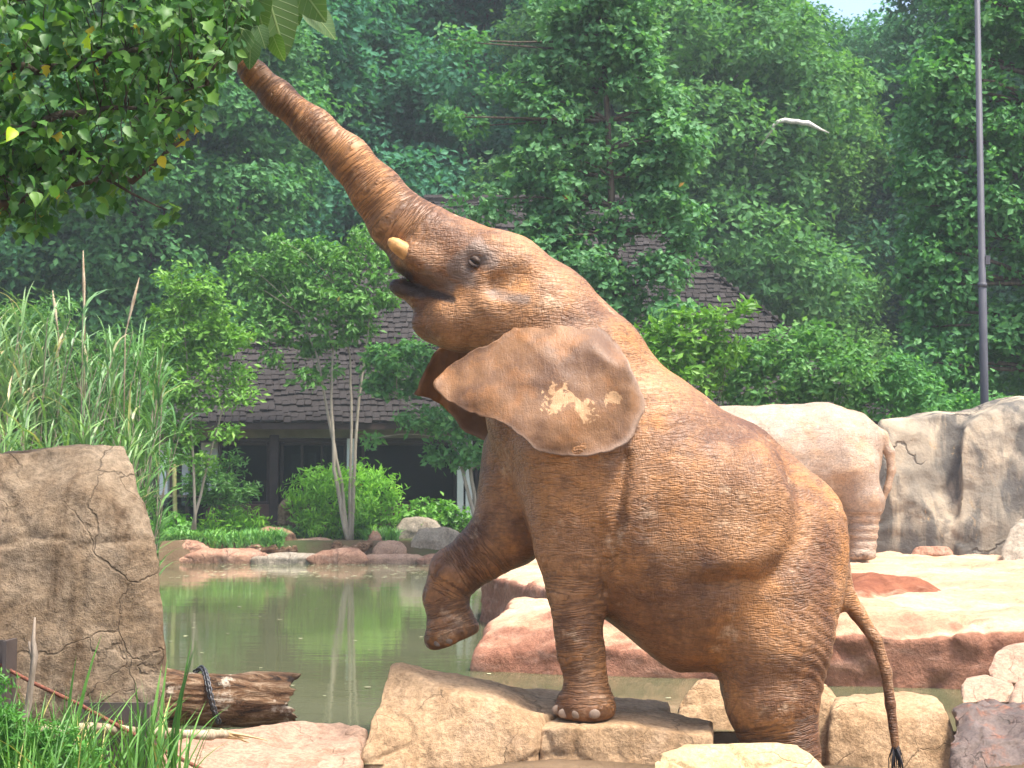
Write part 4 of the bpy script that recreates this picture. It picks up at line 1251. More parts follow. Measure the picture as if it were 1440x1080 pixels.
# tusk
tb, tt = EP(592, 369, -42), EP(546, 337, -52)
mb = MB()
tv = Vector(tt) - Vector(tb)
mb.tube([Vector(tb) + tv * t for t in (0, .3, .6, .8, .93, 1.0)], [r * S for r in (13, 12.5, 11.5, 10, 7, 2.5)], 14)
sub('tusk', mb, M['tusk'])
# lining of the mouth and tongue
sub('tongue', ellipsoid_me(EP(604, 414, 0), [Vector((0.86, 0, -0.5)), Vector((0, 1, 0)), Vector((0.5, 0, 0.86))], (0.10, 0.07, 0.03)), M['mouth'])
# toenails
for (x, y, d, tl) in ((784, 998, -74, 0), (793, 1003, -96, 0), (812, 1004, -104, 0), (836, 1004, -104, 0)):
    p = on_skin(x, y) if d < -90 else Vector(EP(x, y, d))
    sub('toenail', ellipsoid_me(p, AX, (0.033, 0.012, 0.027), 12, 8), M['nail'])
for (x, y, d) in ((604, 906, 48), (616, 904, 30), (632, 900, 24)):
    p = on_skin(x, y) if d < 45 else Vector(EP(x, y, d))
    sub('toenail', ellipsoid_me(p, AX, (0.024, 0.014, 0.024), 12, 8), M['nail'])
# tail hair
rng = random.Random(4)
mb = MB()
tp = Vector(EP(1259, 1046, -10))
for i in range(34):
    a = rng.uniform(0, 6.28); sp = rng.uniform(0.0, 0.055)
    e = tp + Vector((math.cos(a) * sp + 0.01, math.sin(a) * sp, -rng.uniform(0.10, 0.22)))
    mid = (tp + e) / 2 + Vector((math.cos(a), math.sin(a), 0)) * rng.uniform(0.008, 0.022)
    st = tp + Vector((rng.uniform(-.012, .012), rng.uniform(-.012, .012), rng.uniform(0, .05)))
    mb.tube([st, mid, e], [0.0042, 0.0036, 0.002], 4)
sub('tail_hair', mb, M['hair'])

# ears -------------------------------------------------------------
def smooth_loop(pts, n):
    P = np.array(pts, float); m = len(P)
    out = []
    seg = np.linalg.norm(np.roll(P, -1, 0) - P, axis=1)
    cum = np.concatenate([[0], np.cumsum(seg)])
    for q in np.linspace(0, cum[-1], n, endpoint=False):
        i = min(np.searchsorted(cum, q, 'right') - 1, m - 1)
        t = (q - cum[i]) / seg[i]
        p0, p1, p2, p3 = P[(i - 1) % m], P[i], P[(i + 1) % m], P[(i + 2) % m]
        out.append(0.5 * ((2 * p1) + (-p0 + p2) * t + (2 * p0 - 5 * p1 + 4 * p2 - p3) * t * t + (-p0 + 3 * p1 - 3 * p2 + p3) * t ** 3))
    return np.array(out)

def ear(outline, centre, depth, thick, n=200, rings=34, mud=None):
    B = smooth_loop(outline, n)
    B = B + 2.2 * np.stack([fbm(np.stack([B[:, 0] / 14, B[:, 1] / 14, 0 * B[:, 0] + q], 1), 2, 3) for q in (0, 9)], 1)
    ang = np.linspace(0, 2 * np.pi, n, endpoint=False)
    ts = np.linspace(0, 1, rings + 1)[1:] ** 0.85
    fr, bk = [], []
    rim = []; md = []
    c = np.array(centre, float)
    P2 = np.concatenate([[c]] + [c + t * (B - c) for t in ts])
    tt_ = np.concatenate([[0.0]] + [np.full(n, t) for t in ts])
    D = depth(P2[:, 0], P2[:, 1])
    P3 = np.array([EP(x, y, d) for (x, y), d in zip(P2, D)])
    th = thick * np.sqrt(np.clip(1 - tt_ ** 8, 0, 1)) + 0.002
    FV = P3.copy(); BV = P3.copy(); BV[:, 1] += th
    fs_ = []
    for i in range(n):
        fs_.append((0, 1 + (i + 1) % n, 1 + i, 0))
    quads, tris = [], []
    N = len(P3)
    for i in range(n):
        i2 = (i + 1) % n
        tris.append((0, 1 + i, 1 + i2)); tris.append((N, N + 1 + i2, N + 1 + i))
    for r in range(rings - 1):
        for i in range(n):
            i2 = (i + 1) % n
            a, b, c_, d_ = 1 + r * n + i, 1 + (r + 1) * n + i, 1 + (r + 1) * n + i2, 1 + r * n + i2
            tris += [(a, b, c_), (a, c_, d_), (N + a, N + c_, N + b), (N + a, N + d_, N + c_)]
    r = rings - 1
    for i in range(n):
        i2 = (i + 1) % n
        a, b = 1 + r * n + i, 1 + r * n + i2
        tris += [(a, N + a, b), (b, N + a, N + b)]
    m_ = mesh_np('ear', np.concatenate([FV, BV]), np.array(tris))
    bm = bmesh.new(); bm.from_mesh(m_)
    bmesh.ops.recalc_face_normals(bm, faces=bm.faces)
    bm.to_mesh(m_); bm.free()
    m_.polygons.foreach_set('use_smooth', np.ones(len(m_.polygons), dtype=bool))
    low = sstep(P2[:, 1], 560, 620) * 0.7 + sstep(P2[:, 0], 860, 895)
    rm = sstep(tt_, 0.90, 1.0) * np.clip(low, 0, 1)
    mu = np.zeros(N)
    if mud is not None:
        for (mx, my, mr) in mud:
            mu = np.maximum(mu, 0.72 * np.clip(1 - np.hypot(P2[:, 0] - mx, P2[:, 1] - my) / mr, 0, 1) ** 0.5)
    fattr(m_, 'rim', np.concatenate([rm, rm])); fattr(m_, 'mud', np.concatenate([mu, mu]))
    return m_

near_outline = [(812, 452), (778, 446), (744, 450), (712, 466), (682, 486), (650, 501), (627, 519), (609, 540), (620, 553), (648, 573), (677, 584), (706, 595), (731, 610), (752, 630), (778, 640), (808, 642), (838, 638), (864, 631), (885, 619), (899, 596), (906, 574), (901, 547), (889, 520), (875, 494), (853, 468), (832, 452)]
Anch = np.array([(627, 515), (680, 487), (744, 450), (812, 452)], float)
Emb = np.array([(722, 455), (744, 446), (812, 446), (850, 462), (876, 490)], float)
def near_depth(x, y):
    out = np.empty(len(x))
    for i in range(len(x)):
        # distance from the line of attachment
        dm = 1e9
        for a, b in zip(Anch[:-1], Anch[1:]):
            ba = b - a; t = np.clip(((x[i] - a[0]) * ba[0] + (y[i] - a[1]) * ba[1]) / (ba @ ba), 0, 1)
            dm = min(dm, math.hypot(x[i] - a[0] - t * ba[0], y[i] - a[1] - t * ba[1]))
        base = -78 - 74 * (1 - math.exp(-dm / 75.0))
        if x[i] < 700: base += (700 - x[i]) * 0.16
        p = at(x[i], y[i], EY - 0.4)
        f = front_y(p.x, p.z)
        if f == f: base = min(base, (f - EY) / S - 7)
        de = 1e9
        for a, b in zip(Emb[:-1], Emb[1:]):
            ba = b - a; t = np.clip(((x[i] - a[0]) * ba[0] + (y[i] - a[1]) * ba[1]) / (ba @ ba), 0, 1)
            de = min(de, math.hypot(x[i] - a[0] - t * ba[0], y[i] - a[1] - t * ba[1]))
        e_ = float(sstep(np.array(-de), -22.0, -3.0))
        if f == f: base = base * (1 - e_) + ((f - EY) / S + 6) * e_
        out[i] = base
    return out
def near_depth_s(x, y):
    d = near_depth(x, y)
    # average over neighbours in the plane so that the sheet drapes softly
    o = np.zeros(len(x)); w = np.zeros(len(x))
    for (dx, dy) in [(0, 0)] + [(r * math.cos(a), r * math.sin(a)) for r in (8, 16) for a in np.linspace(0, 6.283, 7)[:-1]]:
        o += near_depth(x + dx, y + dy); w += 1
    o /= w
    o += 5.0 * np.sin((x * 0.55 + y * 0.3) / 14.0) * sstep(y, 560, 640)           # scalloped hem
    o += 4.0 * fbm(np.stack([x / 60, y / 60, 0 * x], 1), 3, 4)
    o += -10 * sstep(x, 870, 905) * 0 + 12 * sstep(x, 885, 908)                    # back rim turns in to the flank
    return o
me_ear = ear(near_outline, (770, 548), near_depth_s, 0.020, mud=[(785, 560, 42), (822, 578, 34), (862, 560, 22)])
sub('ear', me_ear, M['ear'])
far_outline = [(650, 480), (618, 486), (604, 512), (590, 536), (582, 554), (600, 559), (616, 566), (632, 582), (648, 600), (668, 614), (690, 624), (740, 640), (800, 620), (820, 560), (780, 480), (710, 462)]
def far_depth(x, y):
    d = 84 + 30 * sstep(y, 470, 620)
    # the leading edge is folded out towards the light
    return d - 40 * sstep(-x, -622, -585)
sub('ear', ear(far_outline, (690, 545), far_depth, 0.018, 120, 16), M['ear'])
# ------------------------------------------------------------------ second elephant
EY2 = 24.6
S2 = EY2 / F
O2 = Vector((at(1170, 785, EY2).x, EY2, TZ))
e2 = empty('elephant', O2)
tag(e2, 'dusty pale elephant standing in front of the grey rock wall with its rump turned', 'elephant')
sd2 = Sdf((at(860, 700, EY2).x, EY2 - 1.0, TZ - 0.08), (at(1290, 700, EY2).x, EY2 + 1.0, TZ + 2.75), 0.026)
def P2_(px, py, d): return np.array(at(px, py, EY2 + d * S2))
def ch2(pts, k, ys=1.0, op='add', cut=None):
    P = [(P2_(x, y, d), r * S2 * (EY2 + d * S2) / EY2) for (x, y, d, r) in pts]
    for i, ((a, ra), (b, rb)) in enumerate(zip(P[:-1], P[1:])):
        sd2.cone(a, b, ra, rb, k * S2, ys, op, cut if i == len(P) - 2 else None)
    return P
zc2 = ((0, 0, TZ + 0.0), (0, 0, -1))
ch2([(1010, 650, 0, 72), (1100, 648, 0, 74), (1160, 640, 0, 68), (1188, 642, 0, 50)], 20, 0.86)
ch2([(1150, 612, 0, 42), (1205, 614, 0, 28), (1226, 620, 0, 12)], 16, 0.9)
ch2([(1040, 622, 0, 48), (980, 640, 0, 52), (930, 650, 0, 48)], 20, 0.9)
ch2([(930, 640, 0, 44), (905, 680, 0, 34), (894, 730, 0, 18), (892, 770, 0, 12)], 10)
LA = ch2([(1196, 662, -26, 40), (1214, 705, -27, 27), (1214, 745, -27, 18), (1213, 770, -27, 18)], 12, 0.95)
LA += ch2([(1213, 766, -27, 18), (1212, 780, -27, 21)], 5, 1.0, 'add', zc2)[1:]
LB = ch2([(1166, 664, 26, 38), (1172, 705, 27, 24), (1176, 745, 27, 16), (1177, 768, 27, 17)], 12, 0.95)
LB += ch2([(1179, 766, 27, 18), (1178, 780, 27, 21)], 5, 1.0, 'add', zc2)[1:]
LC = ch2([(1010, 690, -26, 34), (1012, 740, -27, 20), (1012, 780, -27, 20)], 12, 0.95, 'add', zc2)
LD = ch2([(1030, 690, 26, 34), (1034, 740, 27, 20), (1034, 780, 27, 20)], 12, 0.95, 'add', zc2)
ch2([(1224, 606, 0, 12), (1240, 614, -4, 8), (1251, 636, -6, 6), (1254, 662, -8, 5.2), (1248, 686, -8, 4.6), (1241, 704, -8, 4.2)], 4)
V2, Q2 = sd2.mesh()
me2 = mesh_np('body', V2 - np.array(O2), Q2)
co2 = get_co(me2); co2 = np.where((V2[:, 0] < at(1240, 700, EY2).x)[:, None], lap(me2, co2, 2, 0.4), co2); set_co(me2, co2)
no2 = get_no(me2); W2 = co2 + np.array(O2)
wm2 = np.zeros(len(W2)); ws2 = np.zeros(len(W2))
for L in (LA, LB, LC, LD):
    d_l, s_l, Ll = seg_param(W2, L)
    ml = sstep(s_l, Ll * 0.3, Ll * 0.55) * (d_l < 0.08)
    k = ml > wm2
    ws2[k] = s_l[k] * 0.6; wm2[k] = ml[k]
fattr(me2, 'dk', 0 * ws2); fattr(me2, 'gy', 0 * ws2); fattr(me2, 'ws', ws2); fattr(me2, 'wm', wm2)
set_co(me2, co2 + no2 * (0.016 * fbm(W2 * 3.0, 4, 21) + 0.008 * wm2 * np.sin(ws2 * 2 * math.pi / 0.07))[:, None])
obj('body', me2, M['hide_far'], e2)
def sub2(name, mb, mat, smooth=True):
    o = mb.build(name, mat, None, smooth) if isinstance(mb, MB) else obj(name, mb, mat)
    o.parent = e2; o.matrix_parent_inverse = Matrix.Translation(-O2)
    return o
mb = MB()
for i in range(16):
    a = rng.uniform(0, 6.28)
    p = Vector(P2_(1241, 702, -8)); e = p + Vector((math.cos(a) * .05 - .04, math.sin(a) * .05, -rng.uniform(.12, .24)))
    mb.tube([p, (p + e) / 2, e], [.008, .007, .002], 4)
sub2('tail_hair', mb, M['hair'])
for s_ in (-1, 1):
    ve = []
    nn = 40
    for i in range(nn):
        a = 2 * math.pi * i / nn
        ve.append((960 + 46 * math.cos(a), 660 + 56 * math.sin(a) * (1.1 if math.sin(a) > 0 else 0.8)))
    mb = MB()
    c = Vector(P2_(955, 655, s_ * 50))
    F_ = [Vector(P2_(x, y, s_ * (54 + 8 * math.sin(i * .5)))) for i, (x, y) in enumerate(ve)]
    B_ = [p + Vector((0, 0.03 * -s_, 0)) for p in F_]
    mb.v = [tuple(c)] + [tuple(p) for p in F_] + [tuple(c + Vector((0, .03 * -s_, 0)))] + [tuple(p) for p in B_]
    for i in range(nn):
        j = (i + 1) % nn
        mb.f += [(0, 1 + i, 1 + j), (nn + 1, nn + 2 + j, nn + 2 + i), (1 + i, nn + 2 + i, nn + 2 + j, 1 + j)]
    sub2('ear', mb, M['hide_far'], False)
for (x, d) in ((1200, -30), (1207, -44), (1218, -48)):
    sub2('toenail', ellipsoid_me(Vector(P2_(x, 780, d)) , AX, (0.05, 0.03, 0.045), 10, 6), M['nail'])
# ------------------------------------------------------------------ foliage
DENS = 1.9
def foliage(blobs, leaf=0.15, dens=26, per=16, aspect=1.7, spray=0.30, seed=0, up=0.5, droop=0.0, name='crown', upright=False):
    """blobs: (centre, radius) list; returns one mesh of small folded leaf faces"""
    r = np.random.default_rng(seed)
    C, N, K, SP = [], [], [], []
    for (c, R) in blobs:
        c = np.array(c, float); Rv = np.array(R if hasattr(R, '__len__') else (R, R, R * 0.85), float)
        ns = max(3, int(DENS * dens * Rv[0] * max(Rv[2], Rv[1]) / (spray * spray) * 0.055 * 4))
        d = r.normal(size=(ns, 3)); d /= np.linalg.norm(d, axis=1)[:, None]
        rr = 0.45 + 0.6 * r.random(ns) ** 0.55
        sc_ = c + d * rr[:, None] * Rv
        tone = r.random(ns)
        n = ns * per
        idx = np.repeat(np.arange(ns), per)
        p = sc_[idx] + r.normal(size=(n, 3)) * spray * np.array((0.55, 0.55, 0.38))
        nn = d[idx] * 0.55 + np.array((0, 0, up)) + r.normal(size=(n, 3)) * 0.55
        C.append(p); N.append(nn); K.append(tone[idx] * 0.45 + r.random(n) * 0.55); SP.append(sc_[idx])
    P = np.concatenate(C); N = np.concatenate(N); K = np.concatenate(K); SP = np.concatenate(SP)
    N /= np.linalg.norm(N, axis=1)[:, None]
    n = len(P)
    ref = (P - SP) + r.normal(size=(n, 3)) * 0.25 * spray + np.array((0, 0, -droop * spray + (spray * 1.2 if upright else 0)))
    U = ref - N * np.sum(ref * N, axis=1)[:, None]
    U /= np.linalg.norm(U, axis=1)[:, None] + 1e-9
    W_ = np.cross(N, U)
    s = leaf * (0.65 + 0.7 * r.random(n))[:, None]
    w = s / aspect
    a = P - U * s * 0.5; b = P + W_ * w * 0.5 + U * s * 0.04 + N * s * 0.07
    c = P + U * s * 0.55 - N * s * 0.05; d = P - W_ * w * 0.5 + U * s * 0.04 + N * s * 0.07
    V_ = np.stack([a, b, c, d], 1).reshape(-1, 3)
    F_ = np.arange(n * 4).reshape(-1, 4)
    tri = np.concatenate([F_[:, (0, 1, 2)], F_[:, (0, 2, 3)]])
    m = mesh_np(name, V_, F_, False)
    fattr(m, 'rnd', K, 'FACE')
    return m

def limb(mb, p0, p1, r0, r1, rr, bend=0.12, n=6, sides=7):
    p0, p1 = Vector(p0), Vector(p1)
    L = (p1 - p0).length
    off = Vector((rr.uniform(-1, 1), rr.uniform(-1, 1), rr.uniform(-0.2, 0.8))) * L * bend
    pts = [p0.lerp(p1, t) + off * math.sin(t * math.pi) + Vector((rr.uniform(-1, 1), rr.uniform(-1, 1), 0)) * L * 0.015 for t in [i / n for i in range(n + 1)]]
    mb.tube(pts, [r0 + (r1 - r0) * i / n for i in range(n + 1)], sides, True)
    return pts

# forest tree prototypes, base at the origin, 20 m tall
def forest_proto(seed, wide, bottom, lumps):
    rr = random.Random(seed)
    blobs = []
    for i in range(lumps):
        z = bottom + (19.0 - bottom) * (i + rr.random()) / lumps
        t = (z - bottom) / (20.0 - bottom)
        prof = math.sin(min(1, t * 1.15 + 0.16) * math.pi * 0.93) ** 0.7
        a = rr.uniform(0, 6.283); q = wide * prof * math.sqrt(rr.uniform(0.15, 1.0))
        R = rr.uniform(0.8, 1.75)
        blobs.append((Vector((math.cos(a) * q, math.sin(a) * q, z)), (R * 1.15, R * 1.15, R * 0.8)))
    crown = foliage(blobs, 0.21, 15, 15, 1.6, 0.42, seed)
    mb = MB()
    top = Vector((rr.uniform(-.6, .6), rr.uniform(-.6, .6), 17.5))
    tp_ = limb(mb, (0, 0, -0.6), top, 0.42, 0.06, rr, 0.03, 10, 10)
    for b, R in blobs[::2]:
        k = min(9, max(2, int((b.z * 0.72) / 17.5 * 10)))
        limb(mb, tp_[k], b, 0.13 * (1 - k / 14), 0.02, rr, 0.10, 5, 5)
    return crown, mb
protos = []
for i, (w, bt, nl) in enumerate(((4.6, 3.0, 105), (5.2, 2.2, 115), (4.0, 4.5, 84), (5.6, 2.6, 125))):
    cm, mb = forest_proto(100 + i, w, bt, nl)
    tmp = mb.build('trunk', M['bark'], None, True)
    cm.materials.append(M['leaf_forest'])
    protos.append((cm, tmp.data)); bpy.data.objects.remove(tmp)

def forest_tree(px, Y, H, k, rz, tint, label, group='woodland trees behind the building', wide=1.0):
    x = at(px, 500, Y).x
    t = empty('tree', (x, Y, gz1(x, Y) - 0.05), rz)
    s = H / 20.0
    hv = random.Random(int(px * 7 + Y))
    tint = tuple(a * b for a, b in zip(tint, hv.choice(((1.25, 1.12, 0.8), (0.85, 1.0, 1.2), (1.05, 1.05, 1.0), (0.8, 0.88, 0.85), (1.15, 1.2, 1.15)))))
    c = obj('crown', protos[k][0], None, t); c.scale = (s * wide, s * wide, s); c.color = (*tint, 1)
    u = obj('trunk', protos[k][1], None, t); u.scale = (s, s, s)
    tag(t, label, 'tree', group)
    return t
T0 = (1, 1, 1); TD = (0.78, 0.90, 0.95); TL = (1.35, 1.22, 1.0); TB = (0.85, 1.02, 1.3)
LBL = 'tall leafy woodland tree in the dense stand behind the building'
LBL_L = 'tall dark woodland tree behind the tall reeds and the overhanging branch'
LBL_R = 'tall woodland tree standing behind the shrubs and the slim grey pole'
spots = [(-330, 60, 26, 0, .3, TD, 1), (-120, 54, 24, 1, 1.2, TD, 1), (60, 57, 25, 3, 2.2, TD, 1), (215, 52, 22, 2, 0.6, TD, 1), (330, 60, 27, 1, 3.0, TB, 1), (-40, 72, 29, 3, 4.1, TD, 1), (180, 74, 29, 0, 5.1, TD, 1),
         (455, 63, 27, 2, 1.9, TB, 0), (590, 74, 27, 2, 4.4, TD, 0), (680, 64, 25, 1, 0.2, TB, 0), (770, 72, 29, 3, 2.9, TB, 0), (905, 66, 28, 0, 1.1, TB, 0), (930, 58, 23.5, 3, 3.7, T0, 0), (900, 70, 25, 1, 5.3, T0, 0),
         (1150, 60, 16.5, 0, 2.6, TL, 2), (1235, 82, 23, 2, 0.9, TB, 2), (1300, 66, 17.5, 3, 4.9, TB, 2), (1420, 62, 24, 1, 2.1, T0, 2), (1560, 58, 24, 0, 0.4, T0, 2), (1720, 60, 25, 3, 1.4, T0, 2), (860, 84, 32, 1, 2.0, TB, 0), (1085, 64, 19.0, 2, 2.4, T0, 2), (1040, 74, 23.0, 1, 3.3, TB, 2)]
for (px, Y, H, k, rz, tint, w) in spots:
    forest_tree(px, Y, H, k, rz, tint, (LBL, LBL_L, LBL_R)[w], ('woodland trees behind the building', 'dark trees behind the reeds', 'woodland trees behind the slim pole')[w])
# understorey that closes the wood near the ground
rr = random.Random(77)
ub = []
for i in range(95):
    px = rr.uniform(-420, 1850); Y = rr.uniform(57, 68)
    x = at(px, 600, Y).x
    ub.append((Vector((x, Y, 1.2 + rr.uniform(0, 3.2))), (rr.uniform(1.4, 2.6), 1.2, rr.uniform(1.2, 2.2))))
us = obj('undergrowth', foliage(ub, 0.26, 12, 13, 1.6, 0.5, 3, name='undergrowth'), M['leaf_forest'])
us.color = (0.8, 0.9, 0.85, 1)
tag(us, 'dense low undergrowth filling the gaps below the woodland crowns', 'undergrowth', kind='stuff')
# curved white form taken for a bird, built as a dead limb
pts = [at(x, y, 53) for x, y in ((1085, 184), (1088, 176), (1094, 171), (1104, 169), (1113, 171), (1122, 171), (1128, 173), (1136, 173), (1146, 178), (1154, 182), (1166, 187))]
mbd = MB()
mbd.tube([pts[0], pts[0] + Vector((-.3, 1.2, -.4)), pts[0] + Vector((-.4, 3.5, -1.2))], [.03, .035, .05], 6)
tag(mbd.tube(pts, [0.03, .045, .06, .075, .085, .075, .08, .085, .06, .04, .01], 8).build('white_bird_branch', M['white_form'], None, True), 'short curved white bird form built as a branch in the woodland canopy', 'branch')

# explicit trees and shrubs: blobs in photo pixels at a depth
def px_blobs(lst, Y, rnd, jit=0.5):
    out = []
    for (x, y, r) in lst:
        yy = Y + rnd.uniform(-jit, jit) * (r * Y / F) * 2
        R = r * Y / F * 1.3
        out.append((at(x, y, yy), (R, R * 0.95, R * 0.8)))
    return out
def plant(name, label, cat, base, stems, blobs, Y, mat, leafkw, barkmat='bark', group=None, tint=(1, 1, 1), seed=0, jit=0.6, twigs=True, r0=0.06):
    rnd = random.Random(seed)
    t = empty(name, base); tag(t, label, cat, group)
    B = px_blobs(blobs, Y, rnd, jit)
    off = Vector(base)
    cr = obj('crown', foliage([(c - off, R) for c, R in B], seed=seed, **leafkw), M[mat], t); cr.color = (*tint, 1)
    mb = MB()
    paths = []
    for st in stems:
        P = [Vector(p) - off for p in st]
        n = len(P)
        paths.append(P)
        fine = []
        for i in range(n - 1):
            for k in range(5):
                fine.append(P[i].lerp(P[i + 1], k / 5) + Vector((rnd.uniform(-1, 1), rnd.uniform(-1, 1), 0)) * 0.012)
        fine.append(P[-1])
        mb.tube(fine, [r0 * (1 - 0.75 * i / len(fine)) for i in range(len(fine))], 8)
        paths[-1] = fine
    if twigs:
        for c, R in B:
            c = c - off
            pth = min(paths, key=lambda q: min((p - c).length for p in q))
            cand = [p for p in pth if p.z < c.z + 0.1] or pth
            p = min(cand, key=lambda p: (p - c).length)
            limb(mb, p, c, r0 * 0.28, r0 * 0.08, rnd, 0.1, 5, 5)
    mb.build('trunk', M[barkmat], t, True)
    return t

def cone_blobs(cx, y0, y1, w0, w1, n, rmin, rmax, seed, pw=1.0):
    rnd = random.Random(seed); out = []
    for i in range(n):
        t = (i + rnd.random()) / n
        y = y0 + (y1 - y0) * t
        w = w0 + (w1 - w0) * t ** pw
        out.append((cx + rnd.uniform(-1, 1) * w, y, rnd.uniform(rmin, rmax)))
    return out
# tree in front of the roof
plant('tree', 'mid-sized broadleaf tree growing in front of the shingle roof, trunk partly visible', 'tree', at(872, 760, 34.5),
      [[at(872, 762, 34.5), at(868, 560, 34.5), at(862, 330, 34.5), at(852, 130, 34.5), at(845, 30, 34.5)]],
      cone_blobs(838, -20, 250, 50, 135, 52, 20, 34, 5) + cone_blobs(850, 240, 450, 125, 95, 40, 20, 32, 6) + [(640, 165, 16), (668, 178, 18), (622, 158, 9), (700, 120, 18), (660, 290, 20), (700, 280, 22), (740, 250, 24), (625, 55, 14), (660, 60, 16), (930, 380, 22), (960, 330, 20), (975, 350, 14), (690, 300, 16)],
      34.5, 'leaf_tree', dict(leaf=0.15, dens=8.5, per=13, aspect=1.5, spray=0.20), seed=31, r0=0.13, tint=(1.15, 1.2, 1.25))
# big tree on the right edge
plant('tree', 'large oak-like tree with layered boughs behind the slim grey pole', 'tree', at(1470, 700, 35),
      [[at(1470, 700, 35), at(1466, 400, 35), at(1458, 150, 35), at(1450, -60, 35)]],
      cone_blobs(1440, -60, 230, 105, 150, 34, 24, 40, 8) + cone_blobs(1430, 230, 560, 135, 130, 40, 24, 40, 9) + [(1290, 400, 24), (1272, 390, 14), (1300, 290, 24), (1275, 250, 18), (1330, 180, 26), (1300, 460, 22), (1335, 520, 28), (1310, 80, 20)] + cone_blobs(1560, -40, 560, 90, 90, 26, 26, 42, 10),
      35, 'leaf_tree', dict(leaf=0.16, dens=10, per=13, aspect=1.6, spray=0.22), seed=33, r0=0.22, tint=(0.95, 1.12, 0.95))
# slim multi-stemmed tree on the far bank
st = [[at(490, 762, 37.6), at(480, 680, 37.6), at(462, 590, 37.6), at(448, 505, 37.6), at(420, 440, 37.6)],
      [at(493, 762, 37.7), at(492, 690, 37.7), at(495, 600, 37.7), at(492, 500, 37.7), at(470, 400, 37.7)],
      [at(488, 762, 37.5), at(470, 660, 37.5), at(466, 560, 37.5), at(468, 490, 37.5), at(455, 420, 37.5)],
      [at(495, 760, 37.7), at(498, 660, 37.7), at(505, 560, 37.7), at(516, 480, 37.7), at(525, 410, 37.7)]]
plant('tree', 'slim pale multi-stemmed tree with feathery crown on the far bank', 'tree', at(490, 764, 37.6), st,
      [(350, 395, 20), (385, 375, 24), (420, 365, 24), (455, 360, 22), (490, 370, 22), (525, 350, 20), (540, 385, 18), (370, 430, 24), (405, 420, 26), (440, 410, 28), (480, 420, 28), (515, 425, 22), (540, 425, 14), (390, 465, 20), (425, 460, 22), (470, 465, 24), (505, 460, 20), (355, 470, 16), (440, 490, 14), (380, 500, 12), (430, 535, 14), (460, 520, 12), (395, 340, 12), (505, 330, 12), (340, 365, 10)],
      37.6, 'leaf_bright', dict(leaf=0.15, dens=15, per=14, aspect=2.2, spray=0.2, droop=0.4), 'bark_pale', seed=35, tint=(0.72, 0.84, 0.95), r0=0.048)
plant('tree', 'small leaning tree with loose leaf clumps beside the white columns', 'tree', at(672, 742, 36.6),
      [[at(672, 744, 36.6), at(660, 700, 36.6), at(645, 640, 36.6), at(612, 590, 36.6), at(560, 560, 36.6)], [at(672, 744, 36.7), at(662, 660, 36.7), at(650, 590, 36.7), at(620, 520, 36.7)]],
      [(535, 520, 18), (560, 505, 20), (590, 498, 18), (530, 545, 14), (565, 540, 18), (600, 530, 16), (625, 520, 16), (580, 590, 14), (610, 590, 20), (640, 600, 20), (660, 625, 18), (620, 640, 16), (650, 645, 14), (520, 618, 9), (670, 560, 18), (530, 500, 12), (685, 650, 14)],
      36.6, 'leaf_tree', dict(leaf=0.15, dens=15, per=14, aspect=1.9, spray=0.18), 'bark_pale', seed=37, tint=(1.15, 1.25, 0.95), r0=0.05)
# yellow-green bushy trees on the left
plant('shrub', 'tall yellow-green shrub between the reeds and the slim tree', 'shrub', at(275, 740, 33),
      [[at(275, 745, 33), at(270, 620, 33), at(262, 500, 33), at(255, 410, 33)], [at(270, 745, 33.2), at(300, 620, 33.2), at(330, 520, 33.2)]],
      [(245, 400, 18), (265, 420, 20), (290, 415, 18), (310, 440, 20), (240, 440, 20), (270, 460, 24), (300, 470, 22), (330, 480, 18), (225, 480, 22), (255, 500, 24), (290, 515, 20), (340, 530, 18), (210, 520, 22), (240, 545, 24), (275, 560, 20), (315, 555, 18), (200, 570, 22), (230, 590, 22), (265, 610, 18), (210, 630, 18), (245, 640, 16), (350, 560, 12), (255, 375, 9), (290, 390, 9), (318, 612, 14), (285, 650, 14)],
      33, 'leaf_bright', dict(leaf=0.13, dens=13, per=13, aspect=2.2, spray=0.17), 'bark_pale', seed=39, tint=(0.95, 0.98, 0.85), r0=0.03)
plant('shrub', 'dark leafy shrub below the building window beside the glass barrier', 'shrub', at(305, 756, 38.0),
      [[at(305, 758, 38), at(310, 690, 38), at(325, 650, 38)]],
      [(330, 645, 10), (322, 670, 16), (300, 680, 16), (340, 690, 14), (285, 700, 14), (310, 710, 18), (345, 700, 8), (290, 660, 12), (270, 680, 12)],
      38, 'leaf_bright', dict(leaf=0.15, dens=15, per=13, aspect=3.0, spray=0.18), seed=40, tint=(0.55, 0.66, 0.75), r0=0.03)
# low plants of the far bank
def bank_plant(label, blobs, Y, mat, tint, seed, leafkw=None, name='shrub', cat='shrub', base_y=764):
    cx = sum(b[0] for b in blobs) / len(blobs)
    base = at(cx, base_y, Y)
    return plant(name, label, cat, base, [[base, at(cx + 4, base_y - 40, Y)]], blobs, Y, mat, leafkw or dict(leaf=0.17, dens=17, per=14, aspect=4.5, spray=0.2, upright=True), seed=seed, tint=tint, r0=0.03)
bank_plant('bright green bamboo-like bush growing behind the slim pale stems', [(430, 690, 18), (455, 675, 20), (485, 670, 20), (515, 675, 20), (540, 690, 18), (440, 715, 22), (475, 705, 24), (510, 710, 24), (535, 720, 18), (450, 738, 20), (490, 740, 22), (525, 742, 16), (420, 700, 10), (550, 705, 10)], 38.3, 'leaf_bright', (1.5, 1.5, 1.1), 41)
bank_plant('light green bushy plant on the bank in front of the plinth wall', [(290, 748, 14), (310, 735, 16), (335, 728, 14), (355, 732, 14), (325, 750, 18), (350, 752, 16), (368, 745, 10), (305, 756, 12)], 38.2, 'leaf_bright', (1.6, 1.55, 1.0), 42)
